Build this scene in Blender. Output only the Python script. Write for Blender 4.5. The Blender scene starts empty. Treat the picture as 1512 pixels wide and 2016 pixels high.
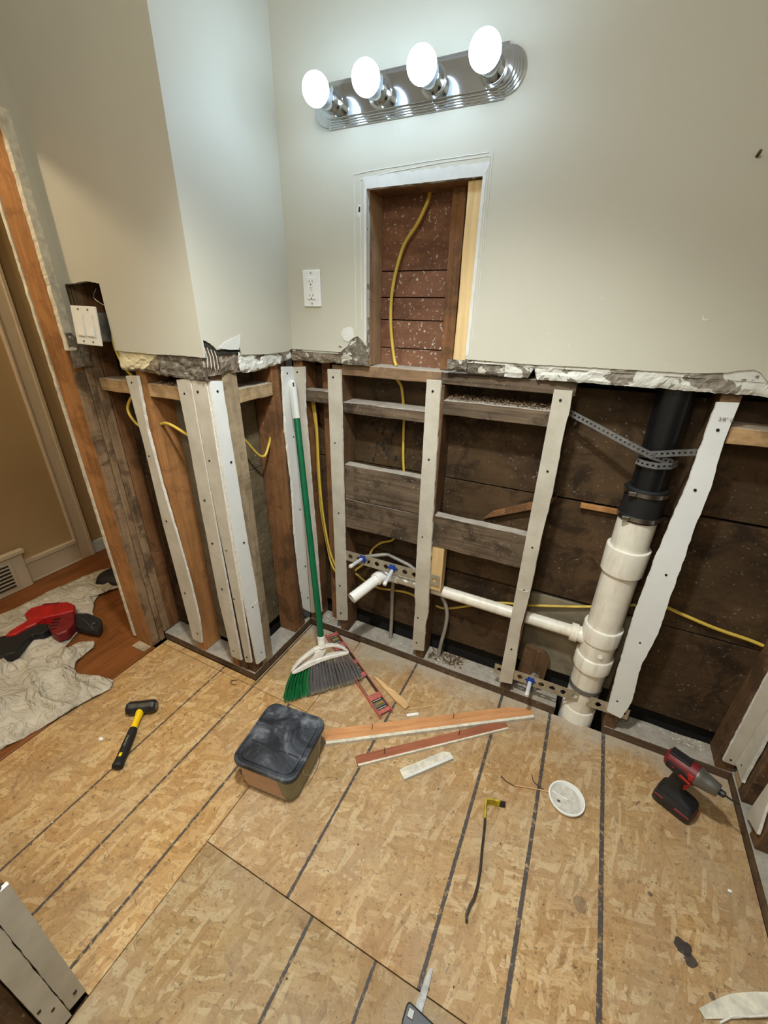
import bpy, bmesh, math, random
from mathutils import Vector, Matrix, noise
random.seed(7)
SC = bpy.context.scene
COL = SC.collection
PI = math.pi

# ------------------------------------------------------------------ camera
cam = bpy.data.cameras.new('camera'); camo = bpy.data.objects.new('camera', cam); COL.objects.link(camo)
A_, B_, R_ = -0.4476, -0.4481, 0.0207
fw = Vector((math.sin(B_)*math.cos(A_), math.cos(B_)*math.cos(A_), math.sin(A_)))
rt = Vector((math.cos(B_), -math.sin(B_), 0)); up = rt.cross(fw)
rt2 = rt*math.cos(R_)+up*math.sin(R_); up2 = -rt*math.sin(R_)+up*math.cos(R_)
mw = Matrix((rt2, up2, -fw)).transposed().to_4x4(); mw.translation = Vector((1.0763, -1.3844, 1.4834))
camo.matrix_world = mw
cam.sensor_fit = 'HORIZONTAL'; cam.sensor_width = 36; cam.lens = 36*818.3/1512
cam.clip_start = 0.02
SC.camera = camo

# ------------------------------------------------------------------ world, lights, exposure
w = bpy.data.worlds.new('world'); SC.world = w; w.use_nodes = True
w.node_tree.nodes['Background'].inputs[0].default_value = (1.0, .93, .8, 1)
w.node_tree.nodes['Background'].inputs[1].default_value = 0.03
SC.view_settings.view_transform = 'Standard'; SC.view_settings.look = 'None'
SC.view_settings.gamma = 1; SC.view_settings.use_curve_mapping = False
SC.view_settings.exposure = 0.25
def lamp(name, loc, power, color, size):
    l = bpy.data.lights.new(name, 'POINT'); l.energy = power; l.color = color; l.shadow_soft_size = size
    o = bpy.data.objects.new(name, l); COL.objects.link(o); o.location = loc
    return o
BULB_STRENGTH = 31.0
BULB_COLOR = (0.56, 0.77, 1.0)
lamp('fill_lamp_light', (0.85, -1.80, 2.30), 23, (1.0, .96, .88), 0.13)  # unseen lamp, added to lift the overall brightness of the room
spl = bpy.data.lights.new('fill_downlight', 'SPOT'); spl.energy = 138; spl.color = (.95, .99, .97); spl.spot_size = math.radians(110); spl.spot_blend = .6; spl.shadow_soft_size = .07  # unseen spot, added to light the floor and lower walls
spo = bpy.data.objects.new('fill_downlight', spl); COL.objects.link(spo); spo.location = (0.72, -0.90, 2.425)
lamp('hall_lamp_light', (-1.20, -1.25, 2.28), 21, (1.0, .80, .52), 0.06)

# ------------------------------------------------------------------ node helpers
class NT:
    def __init__(s, name):
        s.m = bpy.data.materials.new(name); s.m.use_nodes = True
        s.t = s.m.node_tree; s.b = s.t.nodes['Principled BSDF']
    def n(s, ty, **kw):
        x = s.t.nodes.new(ty)
        for k, v in kw.items():
            if k.startswith('i_'):
                key = k[2:]
                key = int(key) if key.isdigit() else key
                x.inputs[key].default_value = v
            else: setattr(x, k, v)
        return x
    def l(s, a, b): s.t.links.new(a, b)
    def coord(s, rnd=0.0):
        c = s.n('ShaderNodeTexCoord').outputs['Object']
        if rnd:
            oi = s.n('ShaderNodeObjectInfo'); 
            mu = s.n('ShaderNodeVectorMath', operation='ADD')
            sc = s.n('ShaderNodeMath', operation='MULTIPLY', i_1=rnd); s.l(oi.outputs['Random'], sc.inputs[0])
            cb = s.n('ShaderNodeCombineXYZ')
            for i in range(3): s.l(sc.outputs[0], cb.inputs[i])
            s.l(c, mu.inputs[0]); s.l(cb.outputs[0], mu.inputs[1]); c = mu.outputs[0]
        return c
    def map(s, src, scale=(1,1,1), rot=(0,0,0), loc=(0,0,0)):
        mp = s.n('ShaderNodeMapping'); s.l(src, mp.inputs['Vector'])
        mp.inputs['Scale'].default_value = scale; mp.inputs['Rotation'].default_value = rot; mp.inputs['Location'].default_value = loc
        return mp.outputs[0]
    def noise(s, src, scale=5, detail=4, rough=.55, dist=0.0):
        x = s.n('ShaderNodeTexNoise'); s.l(src, x.inputs['Vector'])
        x.inputs['Scale'].default_value = scale; x.inputs['Detail'].default_value = detail
        x.inputs['Roughness'].default_value = rough; x.inputs['Distortion'].default_value = dist
        return x.outputs['Fac']
    def ramp(s, fac, stops, interp='LINEAR'):
        r = s.n('ShaderNodeValToRGB'); s.l(fac, r.inputs[0]); e = r.color_ramp.elements
        r.color_ramp.interpolation = interp
        while len(e) > 1: e.remove(e[-1])
        e[0].position = stops[0][0]; e[0].color = c4(stops[0][1])
        for p, c in stops[1:]:
            x = e.new(p); x.color = c4(c)
        return r.outputs[0]
    def mix(s, fac, a, b, mode='MIX'):
        x = s.n('ShaderNodeMix', data_type='RGBA', blend_type=mode)
        for v, sock in ((fac, x.inputs[0]), (a, x.inputs[6]), (b, x.inputs[7])):
            if isinstance(v, (int, float)): sock.default_value = v
            elif isinstance(v, tuple): sock.default_value = c4(v)
            else: s.l(v, sock)
        return x.outputs[2]
    def math(s, op, a, b=None, clamp=False):
        x = s.n('ShaderNodeMath', operation=op, use_clamp=clamp)
        for v, i in ((a, 0), (b, 1)):
            if v is None: continue
            if isinstance(v, (int, float)): x.inputs[i].default_value = v
            else: s.l(v, x.inputs[i])
        return x.outputs[0]
    def bump(s, h, strength=.3, dist=.002):
        x = s.n('ShaderNodeBump'); s.l(h, x.inputs['Height'])
        x.inputs['Strength'].default_value = strength; x.inputs['Distance'].default_value = dist
        s.l(x.outputs[0], s.b.inputs['Normal'])
    def set(s, color=None, rough=None, metal=None, spec=None):
        for v, k in ((color, 'Base Color'), (rough, 'Roughness'), (metal, 'Metallic'), (spec, 'Specular IOR Level')):
            if v is None: continue
            if isinstance(v, (int, float)): s.b.inputs[k].default_value = v
            elif isinstance(v, tuple): s.b.inputs[k].default_value = c4(v)
            else: s.l(v, s.b.inputs[k])
def lin(c): return c/12.92 if c <= .04045 else ((c+.055)/1.055)**2.4
def c4(c):
    if isinstance(c, (int, float)): return (c, c, c, 1)
    return (c[0], c[1], c[2], 1) if len(c) == 3 else c
def S(r, g, b): return (lin(r/255), lin(g/255), lin(b/255))

def plain(name, col, rough=.5, metal=0.0, var=.12, vscale=20, spec=.5, bump=0):
    k = NT(name); c = k.coord(3.0); n = k.noise(c, vscale, 5)
    lo = tuple(x*(1-var) for x in col); hi = tuple(min(1, x*(1+var)) for x in col)
    k.set(k.ramp(n, [(.3, lo), (.7, hi)]), rough, metal, spec)
    if bump: k.bump(n, bump, .001)
    return k.m

def wood(name, dark, light, axis='z', dirt=.0, dirtc=(.03,.02,.012), speck=0.0, speckc=(.6,.57,.5), fine=1.0, rough=.75, dust=0.0, blot=.35, ring=1.0, marks=0.0):
    k = NT(name); c = k.coord(7.0)
    lo, hi = 1.3, 26*fine
    sc = {'x': (lo, hi, hi), 'y': (hi, lo, hi), 'z': (hi, hi, lo)}[axis]
    g1 = k.noise(k.map(c, sc), 1.6, 7, .6, 1.2*ring)
    g2 = k.noise(k.map(c, tuple(x*4 for x in sc)), 1.5, 4, .6, .3)
    g = k.math('ADD', k.math('MULTIPLY', g1, .75), k.math('MULTIPLY', g2, .35))
    col = k.ramp(g, [(.36, dark), (.52, tuple((a+b)/2 for a, b in zip(dark, light))), (.70, light)])
    bl = k.noise(c, 5, 5, .6)
    col = k.mix(blot, col, k.ramp(bl, [(.3, tuple(x*.45 for x in dark)), (.65, tuple(min(1, x*1.5) for x in light))]), 'MIX')
    if dirt:
        dn = k.noise(c, 9, 8, .68, .6)
        col = k.mix(k.ramp(dn, [(.5, 0.0), (.62, dirt)]), col, dirtc)
    if marks:   # transverse lath stains left by the old plaster keys
        a = {'x': 0, 'y': 1, 'z': 2}[axis]
        sp = k.n('ShaderNodeSeparateXYZ'); k.l(c, sp.inputs[0])
        wv = k.math('FRACT', k.math('ADD', k.math('MULTIPLY', sp.outputs[a], 24.0), k.math('MULTIPLY', k.noise(c, 5, 3, .5), .9)))
        col = k.mix(k.math('MULTIPLY', k.ramp(wv, [(.0, 1.0), (.18, 0.0), (.8, 0.0), (1.0, 1.0)]), k.math('MULTIPLY', k.noise(c, 40, 5, .7), 2*marks)), col, tuple(x*.4 for x in dark))
    if speck:
        v = k.noise(c, 95, 4, .55, 0)
        v2 = k.noise(c, 7, 2)
        th = .60 if speck > .92 else .64
        f = k.math('MULTIPLY', k.ramp(v, [(th, 0.0), (th+.05, 1.0)]), k.ramp(v2, [(.35, 0.1), (.65, 1.0)]))
        col = k.mix(k.math('MULTIPLY', f, speck), col, speckc)
    if dust:
        ge = k.n('ShaderNodeNewGeometry'); sp = k.n('ShaderNodeSeparateXYZ'); k.l(ge.outputs['Normal'], sp.inputs[0])
        f = k.math('MULTIPLY', k.math('GREATER_THAN', sp.outputs[2], .7), k.ramp(k.noise(c, 22, 6, .7), [(.3, dust*.55), (.6, dust)]))
        col = k.mix(f, col, (.42, .38, .32))
    k.set(col, rough, 0.0, .25)
    k.bump(g, .5, .0018)
    return k.m

def paint(name, col, rough=.55, bump=.12):
    k = NT(name); c = k.coord()
    n = k.noise(c, 160, 3); b = k.noise(c, 2.2, 3)
    col2 = k.mix(.35, k.ramp(b, [(.3, tuple(x*.93 for x in col)), (.7, tuple(min(1, x*1.05) for x in col))]), col)
    sm = k.noise(k.map(c, (1, 1, .45)), 60, 3)
    col2 = k.mix(k.ramp(sm, [(.74, 0.0), (.80, .35)]), col2, tuple(x*.6 for x in col))
    k.set(col2, rough, 0.0, .35); k.bump(k.math('ADD', n, k.math('MULTIPLY', k.noise(c, 30, 4), 1.5)), bump, .0015)
    return k.m

def rough_plaster(name, base, base2, patch, amount=.5, scale=14, dark=(.05, .04, .03)):
    k = NT(name); c = k.coord()
    n = k.noise(c, 45, 8, .7); col = k.ramp(n, [(.3, tuple(x*.55 for x in base)), (.5, base), (.7, base2)])
    p = k.noise(k.map(c, (1, 1, 1.4), loc=(3.1, 1.7, .4)), scale, 6, .55, .8)
    pm = k.ramp(p, [(1-amount-.005, 0.0), (1-amount+.015, 1.0)])
    col = k.mix(pm, col, patch)
    cr = k.noise(c, 22, 8, .75, 1.5)
    col = k.mix(k.ramp(cr, [(.26, .9), (.36, 0.0)]), col, dark)
    k.set(col, .85, 0.0, .2); k.bump(k.math('ADD', n, k.math('MULTIPLY', pm, .8)), .8, .004)
    return k.m

def osb(name, lines=(), tint=(1, 1, 1), dustedge=True, spot=None, xlines=(), yr=(-9, 9), grey=0.0):
    k = NT(name); c = k.coord()
    cc = k.n('ShaderNodeVectorMath', operation='ADD'); k.l(c, cc.inputs[0])
    wn = k.n('ShaderNodeTexNoise'); k.l(c, wn.inputs['Vector']); wn.inputs['Scale'].default_value = 6
    ws = k.n('ShaderNodeVectorMath', operation='SCALE'); k.l(wn.outputs['Color'], ws.inputs[0]); ws.inputs['Scale'].default_value = .03
    k.l(ws.outputs[0], cc.inputs[1]); c2 = cc.outputs[0]
    t = tint
    def tn(a): return tuple(min(1, x*y) for x, y in zip(a, t))
    cols = [tn(S(192, 156, 104)), tn(S(208, 174, 124)), tn(S(216, 184, 134)), tn(S(202, 166, 112)), tn(S(224, 196, 150)), tn(S(198, 160, 110))]
    out = None; hs = None
    for i, (ang, sx, sy, thr) in enumerate(((.35, 14, 60, -1), (2.2, 12, 52, .45), (1.2, 15, 66, .50), (-.25, 11, 46, .52), (2.8, 14, 60, .58), (1.75, 17, 70, .60))):
        mp = k.map(c2, (sx, sy, 1), (0, 0, ang), (i*3.7, i*1.9, 0))
        # rotate first, then stretch
        r0 = k.map(c2, (1, 1, 1), (0, 0, ang), (i*.37, i*.19, 0)); mp = k.map(r0, (sx, sy, 0))
        v = k.n('ShaderNodeTexVoronoi', feature='F1', voronoi_dimensions='2D'); k.l(mp, v.inputs['Vector']); v.inputs['Scale'].default_value = 1
        sp = k.n('ShaderNodeSeparateColor'); k.l(v.outputs['Color'], sp.inputs[0])
        st = k.ramp(sp.outputs[1], [(j/(len(cols)), cols[j]) for j in range(len(cols))], 'CONSTANT')
        gr = k.noise(k.map(r0, (9, 150, 1)), 1.5, 4, .6, .4)
        st = k.mix(.40, st, k.ramp(gr, [(.3, (.42, .36, .30)), (.55, (.85, .83, .80)), (.75, (1, 1, 1))]), 'MULTIPLY')
        h = k.math('ADD', k.math('MULTIPLY', gr, .4), sp.outputs[2])
        if out is None: out, hs = st, h
        else:
            m = k.math('GREATER_THAN', sp.outputs[0], thr)
            out = k.mix(m, out, st)
            hm = k.n('ShaderNodeMix', data_type='FLOAT'); k.l(m, hm.inputs[0]); k.l(hs, hm.inputs[2]); k.l(h, hm.inputs[3]); hs = hm.outputs[0]
    # small dark gaps between strands, brown water marks, light grime
    d = k.noise(c, 70, 5, .7, 1.0)
    out = k.mix(k.ramp(d, [(.57, 0.0), (.66, .8)]), out, (.10, .06, .03))
    d2 = k.noise(k.map(c, (1, 2.2, 1), (0, 0, -.5)), 48, 5, .7, .8)
    out = k.mix(k.ramp(d2, [(.54, 0.0), (.66, .55)]), out, tn(S(140, 98, 56)))
    out = k.mix(k.ramp(k.noise(k.map(c, (2, 1, 1), (0, 0, .9)), 60, 4, .65, .6), [(.60, 0.0), (.70, .45)]), out, tn(S(238, 214, 172)))
    fl = k.noise(k.map(c, (1, 1.6, 1), (0, 0, .6)), 34, 6, .75, 1.6)
    out = k.mix(k.ramp(fl, [(.26, .6), (.38, 0.0)]), out, (.20, .12, .06))
    br = k.noise(c, 2.6, 6, .65, .5)
    out = k.mix(k.ramp(br, [(.48, 0.0), (.72, .5)]), out, tn(S(148, 106, 64)))
    b2 = k.noise(c, 11, 6, .7, .8)
    out = k.mix(k.ramp(b2, [(.58, 0.0), (.68, .55)]), out, tn(S(122, 84, 48)))
    sx = k.n('ShaderNodeSeparateXYZ'); k.l(c, sx.inputs[0]); X, Y = sx.outputs[0], sx.outputs[1]
    g = k.noise(c, 3.2, 5, .6)
    out = k.mix(k.math('MULTIPLY', k.ramp(g, [(.4, 0.0), (.7, 1.0)]), .30+grey), out, S(168, 152, 128))
    if dustedge:
        e = k.math('ADD', k.math('MULTIPLY', Y, 6.0), k.math('MULTIPLY', k.noise(c, 8, 6, .7), 2.0))
        out = k.mix(k.ramp(e, [(.35, 0.0), (1.15, .75)]), out, S(176, 166, 150))
    wob = k.math('MULTIPLY', k.math('SUBTRACT', k.noise(c, 90, 4, .7), .5), .007)
    Xw = k.math('ADD', X, wob)
    brk = k.ramp(k.noise(c, 60, 4, .6), [(.33, .25), (.45, .92)])
    for x0, hw in lines:
        f = k.math('LESS_THAN', k.math('ABSOLUTE', k.math('SUBTRACT', Xw, x0)), hw)
        out = k.mix(k.math('MULTIPLY', f, brk), out, (.045, .043, .045))
    if spot:
        for (px, py, pr, st) in spot:
            dx = k.math('SUBTRACT', X, px); dy = k.math('SUBTRACT', Y, py)
            dd = k.math('SQRT', k.math('ADD', k.math('MULTIPLY', dx, dx), k.math('MULTIPLY', dy, dy)))
            dd = k.math('ADD', dd, k.math('MULTIPLY', k.math('SUBTRACT', k.noise(c, 30, 5, .6), .5), pr*1.6))
            out = k.mix(k.math('MULTIPLY', k.math('LESS_THAN', dd, pr), st), out, (.035, .03, .03))
    k.set(out, .62, 0.0, .3)
    k.bump(hs, .35, .0016)
    return k.m

# ------------------------------------------------------------------ materials
M = {}
PAINT = (0.56, 0.54, 0.45)
M['paint'] = paint('wall_paint', PAINT)
M['paintlight'] = plain('primer_white', (.66, .66, .62), .6, var=.08)
M['plaster'] = rough_plaster('brown_plaster', S(128, 116, 100), S(172, 160, 142), S(206, 200, 184), .40)
M['plasterwhite'] = rough_plaster('white_crumbling_plaster', S(142, 134, 122), S(176, 170, 158), S(218, 218, 210), .58, 12)
M['plastertan'] = rough_plaster('tan_crumbling_plaster', S(128, 114, 96), S(160, 148, 126), S(220, 208, 172), .52, 7)
M['plastergrey'] = rough_plaster('grey_plaster', S(112, 104, 92), S(158, 150, 136), S(190, 184, 170), .40, 18)
M['mould'] = plain('dark_mould', (.022, .024, .016), .95, var=.6, vscale=90)
M['stud'] = wood('old_stud_wood', S(58, 41, 27), S(116, 88, 60), 'z', dirt=.6, speck=.35)
M['studred'] = wood('reddish_stud_wood', S(84, 54, 32), S(142, 100, 64), 'z', dirt=.5, speck=.25)
M['studorange'] = wood('orange_stud_wood', S(132, 86, 48), S(182, 132, 82), 'z', dirt=.45, dirtc=S(96, 62, 34), blot=.22, speck=.2)
M['studgrey'] = wood('grey_stud_wood', S(98, 74, 52), S(162, 134, 102), 'z', dirt=.65, dirtc=S(52, 38, 26), speck=.4, marks=.12)
M['studlight'] = wood('weathered_light_stud', S(118, 100, 78), S(176, 158, 130), 'z', dirt=.5, dirtc=S(84, 66, 46), speck=.3, marks=.14)
M['nichestud'] = wood('tan_niche_stud', S(120, 92, 66), S(172, 142, 110), 'z', dirt=.3)
M['blockx'] = wood('dark_block_wood', S(32, 21, 14), S(118, 101, 82), 'x', dirt=.65, dirtc=S(34, 24, 17), speck=.3, dust=.9, fine=1.9, ring=.7, blot=.25)
M['blocktan'] = wood('tan_block_wood', S(128, 96, 60), S(190, 158, 116), 'x', dirt=.4, dust=.6)
M['blocky'] = wood('tan_block_wood_side', S(120, 96, 66), S(184, 160, 124), 'y', dirt=.4, dust=.8)
M['sill'] = wood('niche_sill_wood', S(92, 66, 46), S(150, 122, 94), 'x', dirt=.5, dust=1.0)
M['pine'] = wood('fresh_pine', S(196, 160, 106), S(226, 196, 146), 'z', blot=.12, ring=.5, rough=.6)
M['plate'] = wood('dusty_bottom_plate', S(62, 46, 34), S(104, 84, 64), 'x', dirt=.5, dust=1.0, speck=.5)
M['platey'] = wood('dusty_bottom_plate_side', S(62, 46, 34), S(110, 90, 68), 'y', dirt=.5, dust=1.0, speck=.5)
M['sheath'] = wood('brown_sheathing', S(50, 37, 23), S(80, 61, 40), 'x', dirt=.75, dirtc=S(34, 23, 14), speck=.34, blot=.5, fine=.4)
M['sheathred'] = wood('reddish_sheathing', S(96, 62, 44), S(136, 96, 72), 'x', dirt=.4, dirtc=S(66, 44, 32), speck=.95, blot=.3, fine=.4)
M['sheathgrey'] = wood('grey_board', S(98, 90, 74), S(132, 122, 102), 'x', dirt=.3, blot=.35, fine=.3)
M['panely'] = wood('grey_olive_board', S(74, 64, 46), S(118, 106, 82), 'y', dirt=.5, speck=.9, blot=.4, fine=.3)
M['oak'] = wood('oak_floor', S(84, 46, 20), S(140, 86, 44), 'y', blot=.25, rough=.38, fine=1.5)
M['trimwood'] = wood('bare_orange_trim', S(168, 106, 62), S(212, 158, 108), 'x', blot=.15, ring=.6)
M['trimred'] = wood('red_brown_trim', S(120, 66, 44), S(168, 104, 76), 'x', blot=.2, ring=.6)
M['splinter'] = wood('splinter_wood', S(176, 132, 84), S(222, 184, 134), 'x', blot=.15)
M['oldpaint'] = plain('old_cream_paint', S(214, 208, 190), .6, var=.25, vscale=40)
k = NT('drywall_paper'); c = k.coord(2.0)
M['paper'] = k.m; k.set(k.ramp(k.noise(c, 9, 6, .65), [(.3, S(178, 171, 155)), (.7, S(205, 198, 184))]), .75, 0.0, .2); k.bump(k.noise(c, 300, 2), .08, .001)
M['gypsum'] = plain('gypsum_core', S(226, 222, 212), .9, var=.15, vscale=80, bump=.5)
M['screw'] = plain('black_screw', (.012, .011, .01), .5, .3)
M['black'] = plain('black_plastic', (.018, .018, .02), .42, var=.3)
M['rubber'] = plain('black_rubber', (.008, .008, .009), .6, var=.3)
k = NT('black_abs_pipe'); c = k.coord(); n = k.noise(c, 30, 6, .7)
k.set(k.mix(k.ramp(n, [(.66, 0.0), (.78, .3)]), (.007, .007, .008), (.2, .2, .2)), .30); M['abs'] = k.m
k = NT('white_pvc'); c = k.coord(); n = k.noise(c, 12, 6, .65); st = k.noise(k.map(c, (6, 6, .8)), 6, 5, .6)
k.set(k.mix(k.ramp(st, [(.5, 0.0), (.72, .5)]), k.ramp(n, [(.3, S(222, 216, 200)), (.7, S(238, 234, 222))]), S(180, 166, 140)), .35, 0.0, .5); M['pvc'] = k.m
M['pvcwhite'] = plain('clean_white_pvc', S(240, 238, 232), .3, var=.05)
M['steel'] = plain('galvanised_steel', (.42, .42, .41), .38, .9, var=.25, vscale=60)
M['bladegrey'] = plain('dull_blade', S(150, 148, 144), .55, .5, var=.3, vscale=60)
M['paperwhite'] = plain('white_face_paper', S(226, 228, 226), .7, var=.04, vscale=12)
M['clamp'] = plain('clamp_steel', (.36, .35, .33), .3, 1.0)
M['strap'] = plain('grey_plumber_strap', (.17, .17, .165), .5, .4, var=.3, vscale=40)
M['bracket'] = plain('zinc_bracket', S(176, 168, 148), .45, .45, var=.2, vscale=40)
k = NT('chrome'); k.set((.62, .66, .70), .09, 1.0); M['chrome'] = k.m
M['yellow'] = plain('yellow_cable_jacket', S(204, 174, 72), .45, var=.15)
M['greypex'] = plain('grey_pex', S(150, 144, 134), .4, var=.15)
k = NT('translucent_pex'); k.set(S(222, 226, 232), .25); k.b.inputs['Transmission Weight'].default_value = .25; M['pex'] = k.m
M['blue'] = plain('blue_plastic', S(24, 62, 150), .4, var=.15)
M['whiteplastic'] = plain('white_plastic', S(236, 236, 232), .3, var=.03)
M['dirtywhite'] = plain('dusty_white_plastic', S(224, 220, 210), .5, var=.14, vscale=50)
M['dirtygrey'] = plain('scuffed_plastic', S(196, 192, 182), .6, var=.22, vscale=60)
M['slot'] = plain('dark_slot', (.02, .02, .02), .6)
M['green'] = plain('green_handle', S(6, 92, 58), .3, var=.15)
M['red'] = plain('red_plastic', S(168, 28, 26), .42, var=.25, vscale=30)
M['darkred'] = plain('dull_red_plastic', S(112, 26, 28), .5, var=.3, vscale=40)
M['toolgrey'] = plain('die_cast_grey', S(118, 116, 110), .4, .7, var=.15)
M['levelred'] = plain('worn_red_aluminium', S(196, 112, 100), .45, .2, var=.25, vscale=60)
M['vial'] = plain('vial_amber', S(150, 128, 60), .15)
k = NT('bulb_glass'); k.b.inputs['Emission Color'].default_value = c4(BULB_COLOR); k.b.inputs['Emission Strength'].default_value = BULB_STRENGTH
k.set((.9, .9, .9), .2); M['bulb'] = k.m
k = NT('fill_lamp_dome'); k.b.inputs['Emission Color'].default_value = (1, .9, .75, 1); k.b.inputs['Emission Strength'].default_value = 2.0; M['dome'] = k.m
k = NT('dusty_black_lid'); c = k.coord(); n = k.noise(c, 9, 8, .68, .8); n2 = k.noise(c, 120, 3)
col = k.ramp(n, [(.40, S(26, 29, 34)), (.52, S(58, 62, 70)), (.64, S(118, 122, 128))])
k.set(k.mix(k.ramp(n2, [(.68, 0.0), (.74, .6)]), col, S(130, 130, 128)), .5, 0.0, .35); M['lid'] = k.m
k = NT('cloudy_olive_tub'); c = k.coord(); k.set(k.ramp(k.noise(c, 12, 5), [(.3, S(112, 110, 84)), (.7, S(142, 140, 112))]), .35); k.b.inputs['Transmission Weight'].default_value = .12; M['tub'] = k.m
M['label'] = plain('faded_pink_label', S(196, 160, 134), .7, var=.1, vscale=30)
k = NT('canvas_cloth'); c = k.coord(); n = k.noise(c, 7, 6, .6); wv = k.noise(c, 500, 1)
col = k.ramp(n, [(.3, S(178, 168, 148)), (.7, S(208, 200, 182))])
st = k.noise(c, 16, 3); col = k.mix(k.ramp(st, [(.78, 0.0), (.82, .6)]), col, S(96, 74, 52))
k.set(col, .95, 0.0, .1); cr = k.math('ABSOLUTE', k.math('SUBTRACT', k.noise(k.map(c, (1, 1.6, 1), (0, 0, .5)), 8, 4, .55, 1.2), .5)); k.bump(k.math('ADD', k.math('MULTIPLY', wv, .06), k.ramp(cr, [(0.0, 1.0), (.10, 0.0)])), .8, .008); M['cloth'] = k.m
M['blackcloth'] = plain('black_nylon', (.012, .012, .013), .6, var=.4)
M['hallpaint'] = paint('hall_tan_paint', S(172, 146, 104))
M['halltrim'] = plain('hall_trim_cream', S(198, 182, 154), .45, var=.05)
M['halltrimwhite'] = plain('hall_baseboard_blue_white', S(200, 210, 210), .4, var=.05)
M['hammeriron'] = plain('black_hammer_iron', (.03, .031, .033), .4, .4, var=.6, vscale=50)
M['hammeryellow'] = plain('yellow_fibreglass', S(246, 206, 20), .35, var=.06)
M['hammertext'] = plain('grey_lettering', S(150, 152, 120), .5)
M['baryellow'] = plain('worn_yellow_paint', S(182, 164, 24), .45, .1, var=.4, vscale=60)
M['bargrey'] = plain('dark_bar_steel', (.05, .045, .04), .4, .7, var=.5, vscale=60)
M['void'] = plain('painted_dark', (.01, .008, .006), 1.0)  # near-black, paints the darkness under the floor and behind the cavities
M['rust'] = plain('rusty_nail', (.10, .055, .03), .7, .4)
M['broomgrey'] = plain('grey_bristle', S(112, 108, 108), .6, var=.3, vscale=150)
M['broomgreen'] = plain('green_bristle', S(30, 128, 72), .5, var=.35, vscale=150)
M['broomtip'] = plain('dusty_bristle_tip', S(138, 130, 112), .8, var=.3, vscale=150)
k = NT('handle_grip_white'); c = k.coord(); k.set(S(226, 230, 226), .45)
sp = k.n('ShaderNodeSeparateXYZ'); k.l(c, sp.inputs[0])
zz = k.math('FRACT', k.math('ADD', k.math('MULTIPLY', sp.outputs[2], 75), k.math('MULTIPLY', k.math('ABSOLUTE', sp.outputs[0]), 60)))
k.bump(zz, 1.0, .004); M['grip'] = k.m
M['debris'] = plain('plaster_crumbs', S(206, 198, 180), .9, var=.35, vscale=90)
M['debrisbrown'] = plain('brown_crumbs', S(104, 84, 62), .95, var=.5, vscale=120)
M['cotton'] = plain('white_fluff', S(238, 238, 234), .9, var=.03)
M['kneeboard'] = M['paper']

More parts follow.
